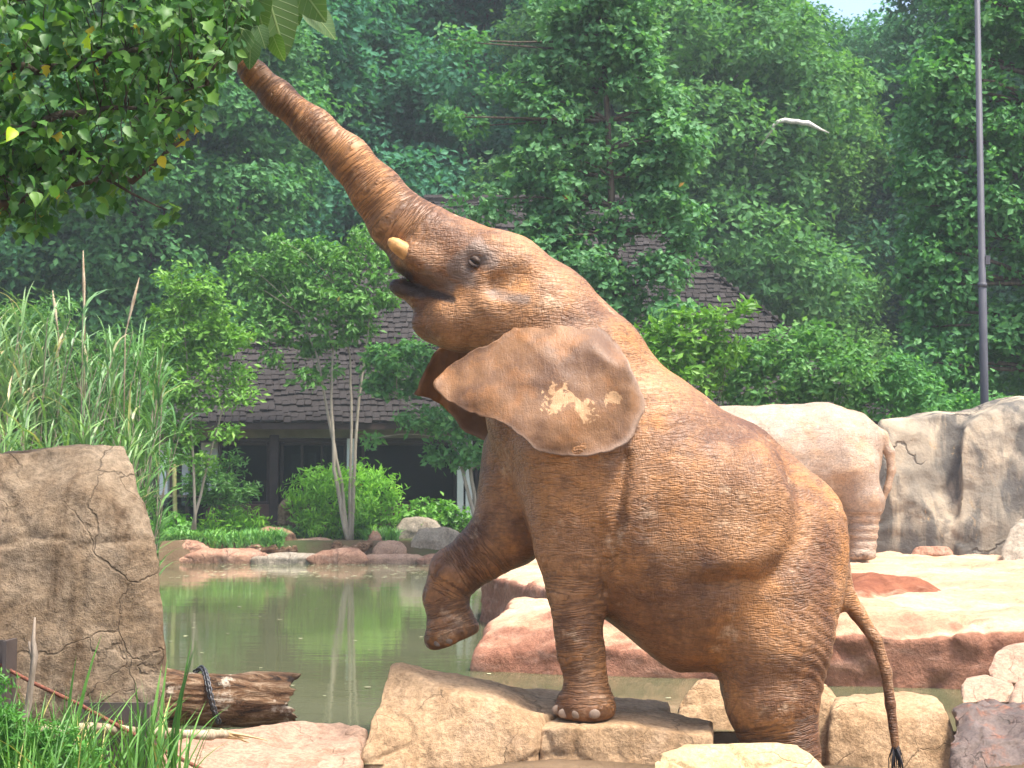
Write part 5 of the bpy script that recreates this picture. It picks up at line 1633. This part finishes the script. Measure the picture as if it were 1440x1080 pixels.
bank_plant('leafy green weed beside the smooth red-brown shore rock', [(228, 745, 14), (242, 735, 12), (255, 748, 12), (236, 755, 12), (262, 740, 8)], 37.6, 'leaf_bright', (0.8, 0.95, 0.8), 43, dict(leaf=0.14, dens=14, per=12, aspect=1.8, spray=0.16))
bank_plant('low bright creeping shrub over the grey split boulder', [(570, 728, 14), (595, 720, 14), (620, 718, 14), (640, 725, 12), (605, 732, 14), (655, 735, 10), (630, 736, 12)], 38.9, 'leaf_bright', (0.9, 1.05, 0.8), 44, dict(leaf=0.14, dens=14, per=12, aspect=1.8, spray=0.16))
plant('shrub', 'soft grey-green thicket standing behind the reeds', 'shrub', at(110, 690, 28.5), [[at(110, 700, 28.5), at(105, 600, 28.5), at(100, 500, 28.5)]],
      cone_blobs(60, 440, 640, 70, 110, 34, 18, 30, 61) + cone_blobs(180, 480, 650, 30, 50, 16, 16, 26, 62), 28.5, 'leaf_bright', dict(leaf=0.13, dens=9, per=13, aspect=3.6, spray=0.2, droop=0.6), seed=63, tint=(0.75, 0.82, 1.3), r0=0.03)
# shrubs behind the main elephant on the right
bank_plant('light green shrub with upright shoots behind the elephant\'s back', [(905, 480, 20), (930, 470, 20), (960, 462, 22), (990, 470, 20), (1015, 455, 16), (1040, 440, 12), (1050, 428, 8), (920, 505, 24), (955, 500, 26), (990, 505, 26), (1020, 495, 20), (940, 530, 24), (980, 535, 26), (890, 470, 12), (1005, 440, 8)], 30.5, 'leaf_bright', (0.85, 0.9, 0.7), 45, dict(leaf=0.17, dens=12, per=12, aspect=2.2, spray=0.2), base_y=690)
bank_plant('rounded dark green shrub beyond the end of the shingle roof', [(1030, 520, 26), (1065, 500, 26), (1100, 490, 26), (1140, 480, 24), (1170, 485, 22), (1200, 500, 22), (1050, 550, 28), (1095, 535, 30), (1140, 525, 30), (1185, 530, 28), (1080, 570, 26), (1130, 565, 28), (1180, 565, 26), (1150, 460, 12), (1215, 520, 18)], 31, 'leaf_tree', (1.25, 1.25, 0.95), 46, dict(leaf=0.13, dens=13, per=13, aspect=1.8, spray=0.18), base_y=690)
bank_plant('pale green shrub above the end of the grey rock wall', [(1215, 545, 24), (1245, 530, 22), (1275, 530, 22), (1300, 545, 20), (1230, 570, 24), (1270, 565, 24), (1310, 570, 20), (1340, 565, 18), (1260, 510, 14), (1330, 580, 18), (1370, 570, 18), (1400, 575, 18)], 31.5, 'leaf_tree', (1.3, 1.4, 1.1), 47, dict(leaf=0.12, dens=13, per=13, aspect=2.0, spray=0.17), base_y=690)

# blades: turf, reeds, foreground grass
def blades(roots, height, width, lean, seed, segs=4, curl=0.6, name='blades'):
    r = np.random.default_rng(seed)
    n = len(roots); R = np.array(roots, float)
    h = height * (0.55 + 0.6 * r.random(n)); w = width * (0.7 + 0.5 * r.random(n))
    a = r.random(n) * 2 * np.pi
    d = np.stack([np.cos(a), np.sin(a), 0 * a], 1)
    ln = lean * (0.3 + r.random(n))
    side = np.stack([-np.sin(a + 0.6), np.cos(a + 0.6), 0 * a], 1)
    rows = []
    for k in range(segs + 1):
        t = k / segs
        c = R + np.array((0, 0, 1)) * (h * (t - curl * 0.35 * t ** 3 * ln))[:, None] + d * (h * ln * t ** 2)[:, None]
        ww = (w * (1 - t) ** 0.7 * (0.6 + 0.8 * min(1, 3 * t)))[:, None] * 0.5
        rows.append(c - side * ww); rows.append(c + side * ww)
    V_ = np.stack(rows, 1).reshape(-1, 3)
    m_ = 2 * (segs + 1)
    base = np.arange(n)[:, None] * m_
    F_ = np.concatenate([base + np.array([[2 * k, 2 * k + 1, 2 * k + 3, 2 * k + 2]]) for k in range(segs)])
    me = mesh_np(name, V_, F_, False)
    fattr(me, 'rnd', np.tile(r.random(n), segs), 'FACE')
    return me
r_ = np.random.default_rng(5)
pts = []
for _ in range(6500):
    px = r_.uniform(228, 560); Y = r_.uniform(36.9, 38.6)
    x = at(px, 760, Y).x
    if vnoise(np.array([[x * 1.1, Y * 1.6, 3.0]]), 5)[0] > (-0.25 if px < 400 else 0.1): pts.append((x, Y, gz1(x, Y) - 0.02))
tb_ = obj('turf', blades(pts, 0.34, 0.045, 0.9, 6), M['grass_blue']); tb_.color = (1.5, 1.4, 1.2, 1); tag(tb_, 'bluish green turf on the far bank', 'grass', kind='stuff')
pts = []
for _ in range(3500):
    px = r_.uniform(-200, 900); Y = r_.uniform(38.4, 39.6)
    x = at(px, 760, Y).x; pts.append((x, Y, gz1(x, Y) - 0.02))
tb_ = obj('turf', blades(pts, 0.26, 0.035, 0.5, 7), M['grass']); tag(tb_, 'rough green grass along the foot of the building', 'grass', kind='stuff')
# reed beds
def reed_clump(px0, px1, Y, top, n, seed, label, tint=(1, 1, 1)):
    rnd = random.Random(seed)
    cx = at((px0 + px1) / 2, 640, Y).x
    base = Vector((cx, Y, gz1(cx, Y)))
    t = empty('reed_clump', base); tag(t, label, 'reeds')
    hgt = zpx(top, Y) - base.z
    half = abs(at(px1, 640, Y).x - at(px0, 640, Y).x) / 2
    mb = MB(); roots = []; 
    for i in range(n):
        x = rnd.uniform(-half, half); y = rnd.uniform(-0.8, 0.8); hh = hgt * rnd.uniform(0.55, 1.0)
        lx, ly = rnd.uniform(-.18, .18), rnd.uniform(-.15, .15)
        P = [Vector((x + lx * k * k * hh, y + ly * k * k * hh, hh * k)) for k in (0, .35, .7, 1)]
        mb.tube(P, [.016, .013, .01, .005], 5, False)
        for k in range(26):
            q = rnd.uniform(0.12, 1.0); j = min(2, int(q * 3)); f_ = q * 3 - j
            roots.append(P[j].lerp(P[j + 1], f_))
    bl = obj('blades', blades(roots, 0.8, 0.036, 0.95, seed, 5, 1.1), M['reed'], t); bl.color = (*tint, 1)
    bl['kind'] = 'stuff'
    st_ = mb.build('stems', M['twig'], t, True); st_['kind'] = 'stuff'
    return t
reed_clump(-140, 60, 24.0, 430, 70, 51, 'pale arching reeds, the lightest clump behind the big boulder', (1.25, 1.2, 1.35))
reed_clump(20, 130, 25.0, 440, 52, 52, 'tall grey-green reeds between the pale clump and the greener clump', (1.0, 1.1, 1.25))
reed_clump(100, 215, 26.5, 470, 46, 53, 'greener reeds rising beside the yellow-green shrub', (0.62, 0.85, 0.6))
reed_clump(-40, 200, 22.0, 590, 60, 54, 'short drooping reeds just over the top of the big boulder', (0.9, 1.0, 0.8))
for (x, y0, y1, x1, lb) in ((119, 470, 352, 117, 'upright dry reed plume standing highest over the reeds'), (176, 470, 390, 196, 'slanting dry reed plume beside the greener reeds'), (82, 470, 408, 74, 'short dry reed plume over the grey-green reeds')):
    p0, p1 = at(x, y0, 25), at(x1, y1, 25)
    tag(MB().tube([Vector((p0.x, 25, 0.3)), p0, p0.lerp(p1, .3), p0.lerp(p1, .6), p1], [.010, .010, .016, .026, .005], 7).build('reed_plume', M['stick'], None, True), lb, 'reed plume')
# ------------------------------------------------------------------ rotting log, chain and foreground bits
LY = 10.25
pa, pb = at(190, 980, LY - 0.05), at(410, 986, LY + 0.1)
lr = 36 * LY / F
ax_ = (pb - pa); Ln = ax_.length; ax_.normalize()
e1 = Vector((0, 0, 1)); e1 = (e1 - ax_ * e1.dot(ax_)).normalized(); e2_ = ax_.cross(e1)
nL, nR = 110, 120
vs_ = []
ks = list(np.linspace(0, 1, nL))
for i, t in enumerate(ks):
    for j in range(nR):
        a = 2 * math.pi * j / nR
        vs_.append(tuple(pa + ax_ * (Ln * t) + (e1 * math.cos(a) + e2_ * math.sin(a)) * lr))
V_ = np.array(vs_)
ang = np.tile(np.arange(nR) * 2 * np.pi / nR, nL); tt_ = np.repeat(np.array(ks), nR)
cen = np.array(pa) + np.outer(tt_ * Ln, np.array(ax_))
dirs = (V_ - cen) / lr
q = np.stack([tt_ * Ln * 2.5, np.cos(ang) * 1.6, np.sin(ang) * 1.6], 1)
rad_ = lr * (1 + 0.10 * fbm(q, 4, 6) + 0.05 * fbm(q * np.array((1.0, 4, 4)), 3, 8))
rad_ *= 1 + 0.14 * sstep(tt_, 0.34, 0.18)
V_ = cen + dirs * rad_[:, None]
jag = 0.05 * fbm(np.stack([np.cos(ang) * 3, np.sin(ang) * 3, 0 * ang], 1), 4, 12)
V_ += np.array(ax_) * (jag * sstep(tt_, 0.8, 1.0))[:, None]
# hollow right end: turn the rim inwards
endc = np.array(pb)
rings_ = [V_[-nR:]]
base_n = len(V_)
ext = []
for k, (sc_, inn) in enumerate(((0.82, 0.01), (0.70, 0.05), (0.62, 0.20), (0.5, 0.42), (0.05, 0.44))):
    ext.append(endc + (V_[-nR:] - endc) * sc_ - np.array(ax_) * inn)
V_ = np.concatenate([V_] + ext)
F_ = []
tot = nL + len(ext)
for i in range(tot - 1):
    for j in range(nR):
        j2 = (j + 1) % nR
        F_.append((i * nR + j, i * nR + j2, (i + 1) * nR + j2, (i + 1) * nR + j))
lg = mesh_np('log', V_ - np.array(pa), np.array(F_))
bm = bmesh.new(); bm.from_mesh(lg)
bmesh.ops.holes_fill(bm, edges=[e for e in bm.edges if e.is_boundary], sides=0)
bmesh.ops.recalc_face_normals(bm, faces=bm.faces); bm.to_mesh(lg); bm.free()
lg.polygons.foreach_set('use_smooth', np.ones(len(lg.polygons), dtype=bool))
tag(obj('log', lg, M['log'], None, pa), 'rotting hollow log lying at the water edge beside the big boulder', 'log')
# chain over the log
def torus_link(R1, R2, r, n=18, k=8):
    v, f = [], []
    for i in range(n):
        a = 2 * math.pi * i / n
        cx, cy = R1 * math.cos(a), R2 * math.sin(a)
        for j in range(k):
            b = 2 * math.pi * j / k
            v.append((cx + r * math.cos(b) * math.cos(a), cy + r * math.cos(b) * math.sin(a), r * math.sin(b)))
    for i in range(n):
        for j in range(k):
            f.append((i * k + j, ((i + 1) % n) * k + j, ((i + 1) % n) * k + (j + 1) % k, i * k + (j + 1) % k))
    m = bpy.data.meshes.new('link'); m.from_pydata(v, [], f)
    m.polygons.foreach_set('use_smooth', np.ones(len(m.polygons), dtype=bool)); m.materials.append(M['chain'])
    return m
lk = torus_link(0.024, 0.014, 0.0055)
ch = empty('chain', pa + ax_ * 0.4); tag(ch, 'dull iron chain draped over the rotting log', 'chain')
arc = []
for i in range(27):
    u = i / 26
    th = -0.55 + 2.75 * u           # around the log, front side
    s_ = Ln * (0.36 + 0.20 * u ** 0.8)
    rr_ = lr * 1.17
    arc.append(pa + ax_ * s_ + e1 * (math.cos(th) * rr_) + Vector((0, -1, 0)) * (math.sin(th) * rr_))
for i, p in enumerate(arc):
    d = (arc[min(i + 1, 26)] - arc[max(i - 1, 0)]).normalized()
    n_ = (p - (pa + ax_ * ((p - pa).dot(ax_)))).normalized()
    s2 = d.cross(n_).normalized(); n_ = s2.cross(d)
    if i % 2: s2, n_ = n_, -s2
    m4 = Matrix((d, s2, d.cross(s2))).transposed().to_4x4(); m4.translation = p - ch.location
    o = bpy.data.objects.new('link', lk); col.objects.link(o); o.parent = ch; o.matrix_basis = m4

# stripped broken branch
mb = MB()
sp = [at(x, y, Y) for x, y, Y in ((58, 1026, 8.40), (95, 1028, 8.42), (130, 1022, 8.46), (180, 1028, 8.55), (230, 1031, 8.66), (290, 1033, 8.85), (318, 1032, 8.95))]
br = empty('broken_branch', sp[0]); tag(br, 'pale stripped branch with a splintered end lying across the steel post', 'branch')
fine = []
rnd = random.Random(2)
for i in range(len(sp) - 1):
    for k in range(4): fine.append(sp[i].lerp(sp[i + 1], k / 4) + Vector((0, 0, rnd.uniform(-.002, .002))) - sp[0])
fine.append(sp[-1] - sp[0])
mb.tube(fine, [0.025 + 0.0035 * math.sin(i * 1.3) + 0.002 * math.sin(i * 3.1) for i in range(len(fine))], 12)
mb.build('stem', M['stick'], br, True)
for i in range(8):
    e = at(330 + rnd.uniform(-4, 66) * rnd.random(), 1036 + rnd.uniform(-5, 9), 9.05)
    s0 = sp[-1] + Vector((-.03, rnd.uniform(-.015, .015), rnd.uniform(-.02, .02)))
    MB().tube([s0 - sp[0], s0.lerp(e, .5) - sp[0] + Vector((0, 0, rnd.uniform(-.006, .006))), e - sp[0]], [.012, .007, .002], 4).build('splinter', M['splinter'], br, True)

# steel posts with the rusty cable through them
def hpost(px0, px1, ytop, Y, label):
    x0, x1 = at(px0, ytop, Y).x, at(px1, ytop, Y).x
    z1 = zpx(ytop, Y)
    t = empty('steel_post', ((x0 + x1) / 2, Y, 0.0)); tag(t, label, 'post')
    w = (x1 - x0) / 2
    o = MB().box((-w + 0.012, -0.006, -0.4), (w - 0.012, 0.006, z1)).build('web', M['steel'], t)
    for s_ in (-1, 1):
        MB().box((s_ * w - 0.010, -0.09, -0.4), (s_ * w + 0.010, 0.09, z1 + 0.002)).build('flange', M['steel'], t)
    MB().tube([(0.02, -0.006, z1 - 0.10), (0.02, -0.035, z1 - 0.10)], [0.016, 0.016], 6).build('bolt', M['cable'], t)
    return t
hpost(116, 213, 988, 8.62, 'short wide dark steel post behind the pale stripped branch')
hpost(-84, 14, 900, 8.45, 'dark steel post standing against the big boulder, taller of the two')
cb = [at(x, y, Y) for x, y, Y in ((-120, 868, 8.40), (-20, 925, 8.42), (50, 962, 8.45), (112, 991, 8.50), (165, 1020, 8.50), (213, 1046, 8.48), (260, 1070, 8.42), (330, 1105, 8.35))]
mb = MB(); mb.tube(cb, [0.0095] * len(cb), 8)
for i in range(len(cb) - 1):
    for k in range(14):
        c = cb[i].lerp(cb[i + 1], k / 14); d = (cb[i + 1] - cb[i]).normalized()
        mb.tube([c - d * .004, c + d * .004], [.0112, .0112], 6)
tag(mb.build('cable', M['cable'], None, True), 'rusty steel cable sagging past the steel posts', 'cable')
# bare sapling twig
tw = empty('bare_twig', at(14, 1085, 7.9)); tag(tw, 'bare forked grey twig standing in the grass before the boulder', 'twig')
def tw_t(pp, r, nm):
    MB().tube([at(x, y, 7.9) - tw.location for x, y in pp], r, 8).build(nm, M['twig'], tw, True)
tw_t(((14, 1100), (26, 1050), (40, 990), (45, 950), (49, 922), (47, 900), (49, 868)), [.019, .018, .016, .014, .016, .010, .004], 'stem')
tw_t(((46, 928), (43, 915), (41, 902)), [.010, .008, .005], 'side_shoot')
# foreground grass and weeds
r_ = np.random.default_rng(15)
pts = []
for _ in range(620):
    px = r_.uniform(-120, 110); Y = r_.uniform(7.0, 8.3); x = at(px, 1000, Y).x; pts.append((x, Y, 0.02))
for _ in range(150):
    px = r_.uniform(80, 265); Y = r_.uniform(7.2, 8.35); x = at(px, 1000, Y).x; pts.append((x, Y, 0.02))
g1 = obj('grass', blades(pts, 0.52, 0.013, 0.55, 16, 6), M['grass']); tag(g1, 'long green grass in front of the big boulder', 'grass', kind='stuff')
pts = [tuple(at(px, 1000, Y))[:2] + (0.02,) for (px, Y) in ((86, 8.1), (90, 8.12), (94, 8.1), (78, 8.1), (100, 8.15), (205, 8.0), (210, 8.02), (214, 8.0), (200, 8.05), (192, 8.0), (198, 8.0), (222, 8.03), (235, 8.0), (240, 8.02), (245, 8.0), (4, 7.7), (-2, 7.7), (8, 7.75))]
g2 = obj('grass', blades(pts, 0.72, 0.022, 0.16, 18, 6), M['grass']); tag(g2, 'a few tall grass blades rising before the steel post', 'grass', kind='stuff')
wb = px_blobs([(10, 1020, 22), (35, 1045, 24), (70, 1040, 22), (20, 1075, 28), (75, 1078, 28), (120, 1070, 22), (-20, 1000, 26), (-10, 1050, 30), (105, 1045, 14), (50, 1090, 30), (-5, 960, 14)], 7.6, random.Random(3))
wl = Vector((wb[0][0].x, 7.6, 0.02))
wd_ = empty('weed', wl); tag(wd_, 'feathery low green weed at the foot of the bare twig', 'weed')
o = obj('leaves', foliage([(c - wl, R) for c, R in wb], 0.034, 15, 12, 3.0, 0.045, 19, upright=True), M['leaf_bright'], wd_); o.color = (0.55, 0.75, 0.75, 1)
mb = MB()
for c, R in wb: limb(mb, Vector((0, 0, -0.02)), c - wl, .006, .002, rnd, 0.2, 5, 4)
mb.build('stem', M['twig'], wd_, True)
# driftwood on the far shore
def drift(pts, r, label, seed):
    q = [at(*p) for p in pts]
    rnd = random.Random(seed); f_ = []
    for i in range(len(q) - 1):
        for k in range(5): f_.append(q[i].lerp(q[i + 1], k / 5) + Vector((0, 0, rnd.uniform(-.04, .04))))
    f_.append(q[-1])
    tag(MB().tube(f_, [r * rnd.uniform(.6, 1.25) for _ in f_], 9).build('driftwood', M['log'], None, True), label, 'driftwood')
drift(((350, 772, 36.9), (376, 773, 36.9), (398, 774, 36.9), (418, 771, 36.9)), 0.09, 'dark driftwood log below the bank grass', 1)
drift(((470, 772, 37.0), (490, 775, 36.9), (506, 771, 36.9), (522, 764, 37.0)), 0.13, 'dark knotted driftwood at the foot of the slim pale tree', 2)

# ------------------------------------------------------------------ overhanging tree at the upper left
nt_base = Vector((-5.2, 9.4, 0.02))
ntree = empty('tree', nt_base); tag(ntree, 'leafy tree whose near branches hang over the elephant\'s trunk tip', 'tree')
rnd = random.Random(8)
mb = MB()
q_ = lambda x, y, Y: at(x, y, Y) - nt_base
trunk_top = Vector((-5.0, 9.4, 6.2)) - nt_base
mb.tube([Vector((0, 0, -.2)), Vector((.05, .05, 1.5)), Vector((-.03, 0, 3.0)), Vector((.1, 0, 4.6)), trunk_top], [.26, .22, .19, .15, .08], 14)
branches = [[Vector((.02, 0, 2.6)), q_(-160, 330, 9.3), q_(0, 287, 9.3), q_(60, 272, 9.3), q_(140, 250, 9.35), q_(235, 295, 9.4)],
            [Vector((.03, 0, 3.0)), q_(-150, 230, 9.2), q_(0, 192, 9.2), q_(90, 160, 9.2), q_(190, 150, 9.3), q_(290, 120, 9.5)],
            [Vector((.05, 0, 3.4)), q_(-140, 130, 9.5), q_(0, 95, 9.4), q_(75, 98, 9.4), q_(180, 70, 9.5), q_(310, 55, 9.8), q_(350, 10, 9.85)],
            [Vector((.07, 0, 3.9)), q_(-120, 20, 9.4), q_(60, -10, 9.5), q_(200, 0, 9.6), q_(330, -30, 9.9), q_(460, -40, 9.9)],
            [Vector((.02, 0, 2.9)), q_(-60, 260, 9.6), q_(110, 215, 9.6), q_(185, 255, 9.6), q_(262, 190, 9.6), q_(282, 165, 9.6)]]
bpaths = []
for b in branches:
    f_ = []
    for i in range(len(b) - 1):
        for k in range(6): f_.append(b[i].lerp(b[i + 1], k / 6) + Vector((rnd.uniform(-1, 1), rnd.uniform(-1, 1), rnd.uniform(-1, 1))) * .012)
    f_.append(b[-1]); bpaths.append(f_)
    mb.tube(f_, [0.05 * (1 - i / len(f_)) ** 1.3 + 0.004 for i in range(len(f_))], 8)
# leaf shapes
def leaf_mesh(name, outline, fold=0.25, curl=0.15):
    """outline: right half (x, y) from base to tip, unit length"""
    v = []; f = []
    n = len(outline)
    for (x, y) in outline: v.append((0, y, -curl * y * y))
    for (x, y) in outline: v.append((x, y, fold * x - curl * y * y))
    for (x, y) in outline: v.append((-x, y, fold * x - curl * y * y))
    for i in range(n - 1):
        f.append((i, n + i, n + i + 1, i + 1)); f.append((i, i + 1, 2 * n + i + 1, 2 * n + i))
    m = bpy.data.meshes.new(name); m.from_pydata(v, [], f)
    bm = bmesh.new(); bm.from_mesh(m); bmesh.ops.remove_doubles(bm, verts=bm.verts, dist=1e-5); bmesh.ops.recalc_face_normals(bm, faces=bm.faces); bm.to_mesh(m); bm.free()
    m.polygons.foreach_set('use_smooth', np.ones(len(m.polygons), dtype=bool))
    return m
lob = [(0, 0), (.012, .12), (.20, .14), (.42, .26), (.26, .42), (.36, .66), (.17, .76), (0.02, 1.0), (0, 1.0)]
ovl = [(0, 0), (.02, .06), (.25, .22), (.33, .42), (.28, .64), (.15, .84), (0.01, 1.0), (0, 1.0)]
hrt = [(0, .05), (.12, .0), (.25, .03), (.34, .12), (.39, .24), (.39, .36), (.355, .50), (.29, .64), (.21, .78), (.12, .90), (.05, .97), (0.0, 1.0)]
leaf_src = []
for k in range(4):
    m = leaf_mesh('leaf', lob if k % 2 else ovl, 0.2 + 0.2 * (k // 2), 0.1 + 0.12 * k)
    m.materials.append(M['leaf_near']); leaf_src.append(m)
lv = []
def leaf_at(p, size, hang, nr):
    """random leaf frame: tip mostly outwards/down, face up and towards the open side"""
    d = Vector((nr.uniform(-1, 1), nr.uniform(-1, .6), -hang + nr.uniform(-.6, .5))).normalized()
    n = Vector((nr.uniform(-.7, .7), nr.uniform(-1.0, .3), nr.uniform(.1, 1.1))).normalized()
    s = d.cross(n).normalized(); n = s.cross(d)
    m4 = Matrix((s * size, d * size, n * size)).transposed().to_4x4(); m4.translation = p
    return m4
zone = [(-120, -80, 430, 130), (-120, 20, 400, 120), (-100, 90, 370, 110), (-100, 150, 330, 100), (-90, 210, 300, 90)]
allm = []
attempts = 0
def in_zone(x, y):
    # lower right limit of the foliage
    if y < 60: lim = 330 if y > 25 else 352
    elif y < 130: lim = 322 - (y - 60) * 0.45
    elif y < 210: lim = 290 - (y - 130) * 0.55
    elif y < 300: lim = 246 - (y - 210) * 1.3
    else: lim = 60
    low = 300 + 22 * math.sin(x / 24.0) - (x > 90) * (x - 90) * 0.16
    return x < lim and y < low
twig_pts = []
while len(allm) < 4200 and attempts < 60000:
    attempts += 1
    # clusters of leaves on little twigs
    x = rnd.uniform(-110, 350); y = rnd.uniform(-70, 335)
    if not in_zone(x, y): continue
    dens = 0.5 + 0.5 * math.sin(x / 33.0 + 1.2 * math.sin(y / 29.0)) * math.sin(y / 27.0 + x / 90.0)
    if rnd.random() > 0.25 + dens: continue
    Y = rnd.uniform(8.9, 9.9)
    c = at(x, y, Y) - nt_base
    bp = min((p for b in bpaths for p in b), key=lambda p: (p - c).length)
    if (bp - c).length < 0.8: twig_pts.append((bp, c))
    for k in range(rnd.randint(4, 8)):
        p = c + Vector((rnd.gauss(0, .055), rnd.gauss(0, .07), rnd.gauss(0, .045)))
        allm.append((leaf_at(p, rnd.uniform(.055, .105), 0.45, rnd), Y))
for bp, c in twig_pts[::2]:
    limb(mb, bp, c, .005, .002, rnd, .12, 4, 4)
for b in bpaths[:1]:
    for k in range(10):
        allm.append((leaf_at(b[-1] + Vector((rnd.gauss(0, .05), rnd.gauss(0, .04), rnd.gauss(0, .04))), .1, .4, rnd), 8.9))
mb.build('trunk', M['bark'], ntree, True)
vis = [a for a in allm if -5 < (lambda p: 720 + F * p.x / p.y)(a[0].translation + nt_base)]
hid = [a for a in allm if a not in vis] if len(vis) < 400 else []
vis_set = sorted(range(len(allm)), key=lambda i: allm[i][1] + (3 if 720 + F * (allm[i][0].translation + nt_base).x / (allm[i][0].translation + nt_base).y < 0 else 0))
part_ids = set(vis_set[:300])
lm_co = [np.array([v.co[:] for v in m.vertices]) for m in leaf_src]
lm_f = []
for m in leaf_src:
    bm = bmesh.new(); bm.from_mesh(m); bmesh.ops.triangulate(bm, faces=bm.faces); lm_f.append(np.array([[v.index for v in f.verts] for f in bm.faces])); bm.free()
tone_src = {}
for k, m in enumerate(leaf_src):
    for tn in range(4):
        m2 = m.copy(); fattr(m2, 'rnd', np.full(len(m2.polygons), (0.15, 0.45, 0.72, 0.93)[tn]), 'FACE'); tone_src[(k, tn)] = m2
bv, bf, bk, nb_ = [], [], [], 0
for i, (m4, Y) in enumerate(allm):
    k = rnd.randrange(4)
    if i in part_ids:
        o = bpy.data.objects.new('leaf', tone_src[(k, rnd.randrange(4))]); col.objects.link(o); o.parent = ntree; o.matrix_basis = m4
        if rnd.random() < 0.012: o.color = (4.0, 2.4, 0.4, 1)
    else:
        A_ = np.array(m4); c_ = lm_co[k] @ A_[:3, :3].T + A_[:3, 3]
        bv.append(c_); bf.append(lm_f[k] + nb_); nb_ += len(c_); bk.append(np.full(len(lm_f[k]), rnd.random()))
lb_ = mesh_np('leaves', np.concatenate(bv), np.concatenate(bf)); fattr(lb_, 'rnd', np.concatenate(bk), 'FACE')
o = obj('leaves', lb_, M['leaf_near'], ntree); o['kind'] = 'stuff'
# the bunch of large soft leaves the trunk has seized
big = empty('leafy_branch', at(330, 60, 9.9)); tag(big, 'bunch of large soft heart-shaped leaves held at the trunk tip', 'branch')
bo = big.location.copy()
hm = leaf_mesh('large_leaf', hrt, 0.14, 0.22); hm.materials.append(M['leaf_big']); fattr(hm, 'rnd', np.full(len(hm.polygons), 0.6), 'FACE')
def big_leaf(x0, y0, x1, y1, Y, tw_, tint=(1, 1, 1)):
    a, b = at(x0, y0, Y), at(x1, y1, Y + rnd.uniform(-.06, .02))
    d = b - a; L = d.length; d.normalize()
    n = (Vector((tw_, -1, 0.25))).normalized(); s = d.cross(n).normalized(); n = s.cross(d)
    m4 = Matrix((s * L * .95, d * L, n * L)).transposed().to_4x4(); m4.translation = a - bo
    o = bpy.data.objects.new('large_leaf', hm); col.objects.link(o); o.parent = big; o.matrix_basis = m4; o.color = (*tint, 1)
for args in ((372, -18, 404, 74, 9.80, .2), (408, -40, 452, 26, 9.86, -.4), (432, 12, 474, 48, 9.9, .6, (.8, .9, .9)), (352, -30, 366, 42, 9.74, -.3), (392, -40, 420, 30, 9.9, .1, (.8, .9, .8)), (345, 0, 336, 62, 9.7, .3, (.6, .75, .7)), (318, 22, 300, 80, 9.72, .5, (.55, .7, .6)),
             (340, 40, 330, 88, 9.68, .2, (.6, .75, .65)), (300, 50, 262, 78, 9.75, -.5, (.5, .65, .6)), (330, 84, 294, 102, 9.70, .1, (.7, .85, .7)), (280, 20, 240, 66, 9.7, .4, (.5, .6, .55)), (362, 36, 374, 66, 9.72, .2, (.75, .9, .9)), (384, 50, 396, 86, 9.8, -.6, (.9, 1, .8)), (315, -20, 330, 40, 9.8, 0, (.5, .6, .5)), (250, 30, 215, 80, 9.65, -.2, (.45, .6, .5)), (200, 60, 172, 104, 9.6, .3, (.5, .6, .55)), (270, 60, 300, 118, 9.72, .4, (.5, .65, .6)), (228, 100, 205, 150, 9.7, .1, (.45, .6, .5)), (150, 40, 128, 84, 9.6, .2, (.45, .55, .5)), (342, 40, 322, 92, 9.6, .1, (.75, .9, .75)), (352, 56, 352, 96, 9.62, .3, (.6, .8, .65)), (326, 80, 296, 104, 9.6, -.1, (.7, .9, .7)), (318, 60, 304, 98, 9.63, .3, (.5, .65, .55))):
    big_leaf(*args)
mb = MB()
for pp in (((460, -60), (400, -40), (350, -10), (330, 40), (318, 74)), ((350, -10), (300, 20), (240, 40), (150, 40))):
    mb.tube([at(x, y, 9.88) - bo for x, y in pp], [.018, .015, .012, .010, .006][:len(pp)], 8)
mb.build('stem', M['bark'], big, True)
# ------------------------------------------------------------------ humid summer air
hz = MB().box((-190, -50, -2.6), (190, 190, 40)).build('haze', None)
hm_ = bpy.data.materials.new('humid_air'); hm_.use_nodes = True
ht = hm_.node_tree
ht.nodes.remove(ht.nodes['Principled BSDF'])
pv = ht.nodes.new('ShaderNodeVolumePrincipled')
pv.inputs['Color'].default_value = (0.80, 0.93, 1.0, 1)
pv.inputs['Density'].default_value = 0.0008
pv.inputs['Anisotropy'].default_value = 0.0
ht.links.new(pv.outputs[0], ht.nodes['Material Output'].inputs['Volume'])
hz.data.materials.append(hm_)
tag(hz, 'pale humid air softening the far trees', 'haze', kind='stuff')
